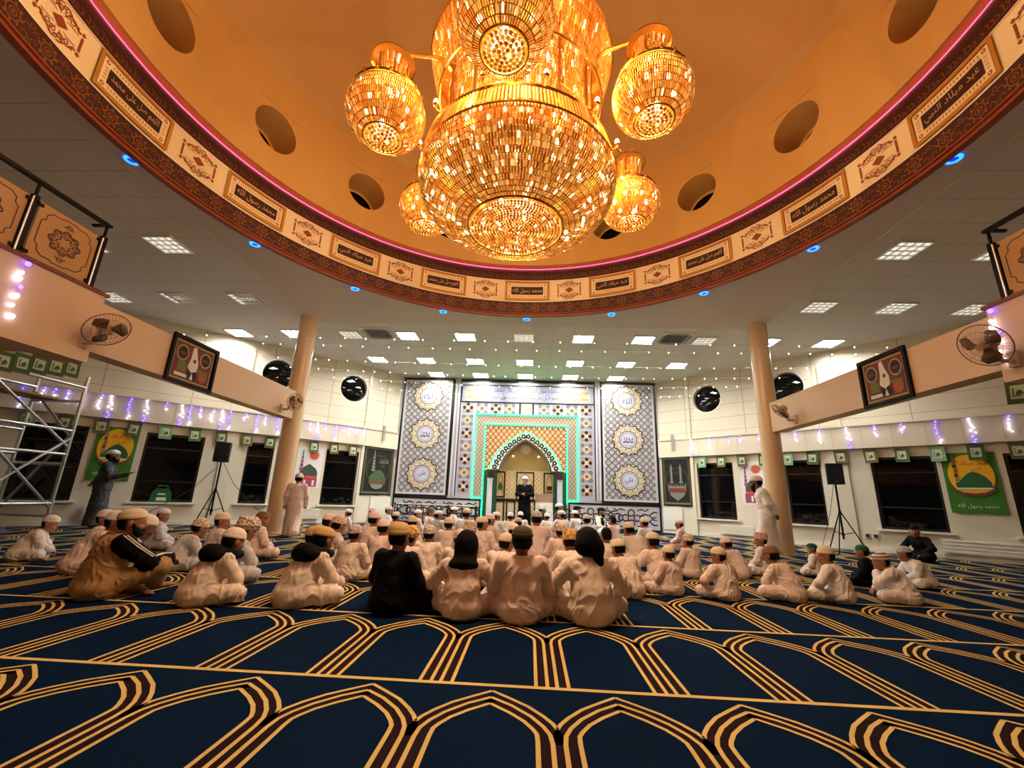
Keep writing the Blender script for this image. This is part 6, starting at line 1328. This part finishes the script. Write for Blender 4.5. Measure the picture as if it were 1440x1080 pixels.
sit('upR', 316, 720, .66, 'boy in blush robe and beige cap below the left tripod stand', -.2, cloth='pink', cap=('dome', 'pink'))
sit('lean', 354, 729, .68, 'boy in grey robe and floral turban with his back turned, left of the column', -.15, cloth='grey', cap=('turban', 'floral'))
sit('upR', 372, 719, .66, 'boy in brown cap sitting beside the foot of the left column', -.25, cloth='pink', cap=('dome', 'brown'))
sit('upR', 446, 739, .64, 'boy in golden beige cap just right of the black hood person', -.1, cloth='pink', cap=('dome', 'gold'), skin=SKIN_B)
sit('lean', 467, 722, .66, 'boy in beige cap and grey robe near the walking boy', -.25, cloth='grey', cap=('dome', 'pink'))
sit('lean', 481, 725, .64, 'boy in floral turban with cream robe, face turned right, left of centre', -.3, cloth='cream', cap=('puffy', 'floral'))
sit('back', 491, 715, .60, 'small boy in white cap looking back towards the camera, left of centre', 0, cloth='white', cap=('flat', 'white'), skin=SKIN_C)
sit('up', 501, 737, .66, 'boy in black patterned turban cap with cream robe left of the man in black', 0, cloth='cream', cap=('puffy', 'blackwhite'))
sit('up', 528, 718, .72, 'person in beige cap and wide cream robe behind the man in black coat', -.1, cloth='pink', cap=('dome', 'pink'))
sit('up', 526, 713, .66, 'boy whose white cap shows above a beige cap left of the man in black', -.1, cloth='white', cap=('dome', 'pink'))
sit('upR', 548, 711, .68, 'boy in bright white robe by the left dado panel', -.2, cloth='white', cap=('flat', 'pink'))
sit('up', 541, 729, .66, 'boy in pink cap with dark hair showing, touching the man in black', 0, cloth='pink', cap=('dome', 'pink'))
sit('up', 558, 719, .62, 'boy in cream cap with dark hair band behind the man in black', 0, cloth='pink', cap=('flat', 'cream'))
# middle
sit('upL', 581, 725, .64, 'boy in beige cap with yellow scarf right of the golden cap', -.3, cloth='cream', cap=('dome', 'beige'))
sit('lean', 579, 741, .62, 'boy in golden brocade turban beside the man in black coat', -.1, cloth='cream', cap=('turban', 'golden'))
sit('upR', 589, 716, .64, 'boy in white cap and white robe in front of the book rack', -.3, cloth='white', cap=('flat', 'white'), skin=SKIN_C)
sit('upR', 606, 715, .66, 'man in brown patterned cap looking right in front of the book rack', -.2, cloth='pink', cap=('tall', 'brown'))
sit('upR', 618, 717, .64, 'boy in white cap looking right, third along the book rack', -.2, cloth='grey', cap=('flat', 'white'))
sit('upR', 640, 712, .64, 'boy with dark face and white cap by the middle of the book rack', -.4, Y=12.6, cloth='pink', cap=('flat', 'white'), skin=SKIN_B)
sit('up', 657, 714, .74, 'person in broad white robe and beige cap near the right end of the book rack', -.1, cloth='white', cap=('flat', 'beige'))
sit('up', 605, 738, .64, 'boy in black and red patterned turban in front of the hooded person', 0, cloth='cream', cap=('puffy', 'blackwhite'))
sit('up', 632, 727, .64, 'boy in plain beige cap just above the black hood', 0, cloth='pink', cap=('dome', 'beige'))
sit('up', 648, 744, .62, 'boy in floral cap peeking out right of the black hood', 0, cloth='cream', cap=('puffy', 'floral'))
sit('leanR', 663, 734, .64, 'boy in brown floral tall cap and dark cream robe right of the hood', -.1, cloth='cream', cap=('tall', 'floral'))
sit('upR', 679, 725, .72, 'person in wide blush robe with beige cap and dark hair left of the niche', -.25, cloth='pink', cap=('flat', 'beige'))
sit('upR', 690, 722, .68, 'boy in pink cap looking right below the left niche column', -.3, cloth='pink', cap=('dome', 'pink'))
sit('upR', 699, 719, .66, 'boy in white robe facing right at the foot of the left niche column', -.3, cloth='white', cap=('flat', 'white'))
sit('up', 718, 720, .64, 'boy in beige cap left of the preacher', 0, cloth='pink', cap=('dome', 'pink'))
sit('up', 729, 727, .62, 'boy in red and white patterned cap below the preacher', 0, cloth='cream', cap=('flat', 'red'))
sit('up', 732, 719, .60, 'boy in round white cap at the feet of the preacher', .1, Y=12.0, cloth='white', cap=('dome', 'white'))
sit('up', 723, 735, .62, 'boy in beige cap directly left of the dark haired man', 0, cloth='pink', cap=('dome', 'beige'))
sit('leanR', 714, 749, .60, 'boy in large tilted beige cap leaning beside the dark haired man', -.2, cloth='cream', cap=('dome', 'beige'))
sit('up', 755, 717, .78, 'man in broad rose robe and patterned skullcap right of the preacher', 0, cloth='pink', cap=('flat', 'checker'))
sit('up', 769, 721, .62, 'boy in white cap and white robe below the pulpit', .1, cloth='white', cap=('dome', 'white'))
sit('upL', 789, 717, .68, 'boy in pink cap looking left below the right niche column', .1, Y=11.6, cloth='pink', cap=('flat', 'pink'))
sit('up', 788, 736, .64, 'boy in peach turban cap behind the orange patterned cap', .1, cloth='pink', cap=('puffy', 'floral'))
sit('lean', 801, 745, .66, 'boy in orange patterned cap between the two nearest cream robed men', .1, cloth='cream', cap=('tall', 'golden'))
sit('up', 808, 717, .66, 'boy in white cap and white robe in front of the right niche column', .1, Y=12.6, cloth='white', cap=('flat', 'white'))
sit('leanR', 825, 723, .68, 'boy in grey robe and floral patterned cap left of the bearded man in waistcoat', .1, cloth='grey', cap=('flat', 'floral'))
sit('up', 852, 741, .64, 'dark haired boy right behind the black headscarf', .1, cloth='cream', cap=None, hair='full')
sit('up', 861, 725, .68, 'bare headed boy with black hair and rose robe in front of the right dado', .1, cloth='pink', cap=None, hair='full')
sit('lean', 867, 757, .58, 'boy in large beige cap leaning right of the black headscarf', .3, cloth='cream', cap=('dome', 'beige'))
sit('lean', 882, 734, .66, 'boy in beige cap and broad cream robe right of centre', .2, cloth='cream', cap=('dome', 'beige'))
sit('up', 905, 727, .68, 'boy in white cap with long dark hair in front of the right dado end', .1, cloth='white', cap=('dome', 'cream'))
# right side
sit('wide', 916, 747, .66, 'boy in beige cap with both elbows out, right of the nearest row', .15, cloth='cream', cap=('flat', 'beige'))
sit('kneel', 954, 730, .66, 'boy kneeling up and looking left near the right tapestry', .55, cloth='pink', cap=('dome', 'cream'))
sit('up', 957, 767, .62, 'boy in golden beige cap and blush robe in front of the turbaned boy', .25, cloth='pink', cap=('dome', 'beige'), base=(957, 840))
sit('up', 983, 751, .62, 'boy in floral turban and cream robe on the right', .2, cloth='cream', cap=('puffy', 'floral'), base=(985, 815))
sit('wideL', 1025, 769, .60, 'boy in cream cap looking left with wrinkled cream robe, right side', .15, cloth='cream', cap=('dome', 'beige'), base=(1037, 848))
sit('lean', 1046, 756, .62, 'boy in pale pink cap near the long white robe of the standing man', .2, cloth='cream', cap=('dome', 'pink'), base=(1055, 815))
sit('upL', 1099, 750, .64, 'boy in tall white zigzag cap at the foot of the right column', .3, cloth='white', cap=('tall', 'red'), base=(1093, 812))
sit('lean', 1123, 769, .62, 'boy in round brown cap and cream robe right of the column', .25, cloth='cream', cap=('dome', 'brown'), base=(1135, 850))
sit('upL', 1161, 764, .58, 'boy in dark green cap and white robe by the right tripod stand', .3, cloth='white', cap=('flat', 'green'), base=(1162, 812))
sit('wideL', 1191, 768, .66, 'boy in white robe and beige cap leaning on his knee, right foreground', .25, cloth='white', cap=('dome', 'beige'), base=(1205, 852))
sit('up', 1245, 767, .56, 'small boy in green cap and dark waistcoat on the right', .35, cloth='black', cap=('dome', 'green'), base=(1240, 826), robe_name='waistcoat')
sit('chin', 1271, 777, .62, 'boy in striped cap resting a hand against his face, right foreground', .35, cloth='white', cap=('dome', 'striped'), base=(1300, 853))
sit('leanR', 1284, 768, .60, 'boy in grey checked cap bending forward behind the striped cap', .75, cloth='white', cap=('dome', 'checker'), base=(1318, 828))
sit('wideL', 1306, 738, .80, 'man in black jacket sitting against the right wall under the window', .55, cloth='black', cap=None, hair='full', base=(1312, 789), robe_name='jacket')
# those facing the congregation
sit('up', 763, 710, .80, 'man in dark clothes and white cap facing the room by the pulpit', 2.9, Y=14.3, cloth='black', cap=('tall', 'white'), robe_name='coat')
sit('up', 787, 707, .80, 'man in grey robe facing the room beside the right niche column', 2.8, Y=14.5, cloth='charcoal', cap=('flat', 'grey'))
sit('up', 812, 711, .72, 'person in black robe with dark cap seated against the right dado', 2.8, Y=14.8, cloth='black', cap=('flat', 'black'))
m_ = sit('up', 846, 713, .84, 'bearded man in white robe and black waistcoat facing the room', 2.75, Y=13.6, cloth='white', cap=('flat', 'black'), beard=('long', HAIRM))

# extra clothing on single figures
def band_mesh(P, keep, off, name, mat):
    """a garment lying over the robe: the robe's own surface where keep(co) holds, pushed out a little"""
    me = P['robe'].copy(); bm = bmesh.new(); bm.from_mesh(me); bm.normal_update()
    bmesh.ops.delete(bm, geom=[f for f in bm.faces if not keep(f.calc_center_median())], context='FACES')
    for v in bm.verts: v.co = v.co+v.normal*off
    bm.to_mesh(me); bm.free(); me.name = name; me.materials.clear(); me.materials.append(mat); return me
E0 = proto('elbow'); J = E0['J']
def near(seg, r):
    a, b = seg; ab = b-a
    def d(p): t = max(0, min(1, (p-a).dot(ab)/ab.length_squared)); return (p-a-ab*t).length
    return lambda p: d(p) < r
arm = lambda p: near((J['shR']+Vector((.02, 0, 0)), J['elR']), .108)(p) and p.x > .175 or near((J['elR'], J['haR']), .085)(p)
put('sleeve', band_mesh(E0, arm, .004, 'sleeve', CL['black']), big)
for k, o in enumerate((-.02, .012)):
    m = MB(); dirv = [J['shR']+Vector((.06, o-.02, .088)), J['shR']*.5+J['elR']*.5+Vector((.082, o, .062)), J['elR']+Vector((.066, o+.02, .058)), J['elR']*.5+J['haR']*.5+Vector((.042, o+.01, .072)), J['haR']+Vector((.014, o, .058))]
    m.tube(dirv, .007, 6); m.build('sleeve_stripe', CL['white'], big)
# black scarf and hood lying round two necks in the front row
for r in [o for o in bpy.data.objects if o.name.startswith('person') and o.get('label', '').startswith(('person in cream robe with black',))]: part(r, 'scarf', CAPS['scarf'], CL['black'], proto('lean')['H'] @ Matrix.Rotation(.25, 4, 'X') @ Matrix.Translation((0, -.005, .035)))
U0 = proto('up'); JU = U0['J']
put('waistcoat', band_mesh(U0, lambda p: .10 < p.z < .56 and abs(p.x) > .055 and abs(p.x) < .19 and p.y < .24, .006, 'waistcoat', CL['black']), m_)

# ---- standing figures
def stand_joints(**k):
    J = dict(pelvis=V3(0, 0, .93), belly=V3(0, .0, 1.08), chest=V3(0, .01, 1.28), neck=V3(0, .015, 1.475), head=V3(0, .04, 1.60), shL=V3(-.185, .0, 1.41), shR=V3(.185, .0, 1.41), elL=V3(-.25, -.02, 1.12), elR=V3(.25, -.02, 1.12), haL=V3(-.25, .07, .88), haR=V3(.25, .07, .88),
             hipL=V3(-.09, 0, .90), hipR=V3(.09, 0, .90), knL=V3(-.10, .02, .48), knR=V3(.10, .02, .48), anL=V3(-.10, -.02, .07), anR=V3(.10, -.02, .07), ftL=V3(-.1, 1, 0), ftR=V3(.1, 1, 0), yaw=0.0, pitch=0.0, roll=0.0); J.update(k); return J
def stand(J, foot, S, yaw, label, name, **kw):
    P = make_person(J, name, standing=True, seed=20+len(PP), fold=.012); sc = S/(P['top'].z+.012); PP.append((label[:28], round(foot.x, 2), round(foot.y, 2), round(sc, 2))); return person_at(P, label, (foot.x, foot.y), yaw, sc, **kw)
stand(stand_joints(elL=V3(-.27, -.10, 1.13), haL=V3(-.05, -.20, .98), hdL=V3(.8, -.2, -.3), elR=V3(.24, .12, 1.13), haR=V3(.26, .42, 1.22), hdR=V3(.1, .8, .5), hnR=V3(0, -.5, 1), curl=.35, yaw=-.1), Vector((-9.72, 9.62, 0)), 1.76, -.98, 'man in dark grey robe gesturing with one hand, other arm behind his back', 'grey_man', cloth='charcoal', cap=('flat', 'grey'), beard=('short', HAIRM), skin=SKIN_B)
stand(stand_joints(knL=V3(-.11, .20, .48), anL=V3(-.12, .22, .08), knR=V3(.10, .0, .47), anR=V3(.12, -.34, .12), elR=V3(.27, .05, 1.13), haR=V3(.27, .14, .88), pitch=-.1), Vector((-5.10, 9.45, 0)), 1.36, .35, 'boy in pale robe walking away past the left column', 'walking_boy', cloth='pink', cap=('dome', 'beige'))
stand(stand_joints(elL=V3(-.27, .10, 1.14), haL=V3(-.03, .28, 1.15), elR=V3(.27, .10, 1.14), haR=V3(.05, .26, 1.12), hdL=V3(.9, .3, .1), hdR=V3(-.9, .3, .1), hnL=V3(0, 1, .2), hnR=V3(0, 1, .2)), Vector((-.17, 15.02, 0)), 1.73, PI, 'preacher in long black robe and white cap standing in the niche with folded hands', 'preacher', cloth='black', cap=('flat', 'white'), beard=('long', GREYB))
stand(stand_joints(chest=V3(0, .05, 1.27), neck=V3(0, .09, 1.455), head=V3(0, .15, 1.565), shL=V3(-.185, .04, 1.39), shR=V3(.185, .04, 1.39), elL=V3(-.24, -.05, 1.12), elR=V3(.24, -.06, 1.12), haL=V3(-.10, -.16, .93), haR=V3(.12, -.16, .92), knL=V3(-.10, .10, .48), anL=V3(-.10, .06, .07), anR=V3(.10, -.10, .07), pitch=-.15), Vector((4.95, 9.50, 0)), 1.64, 1.05, 'bearded man in long white robe standing in front of the right column', 'white_robe_man', cloth='white', cap=('dome', 'pink'), beard=('long', HAIRM), skin=SKIN_B)
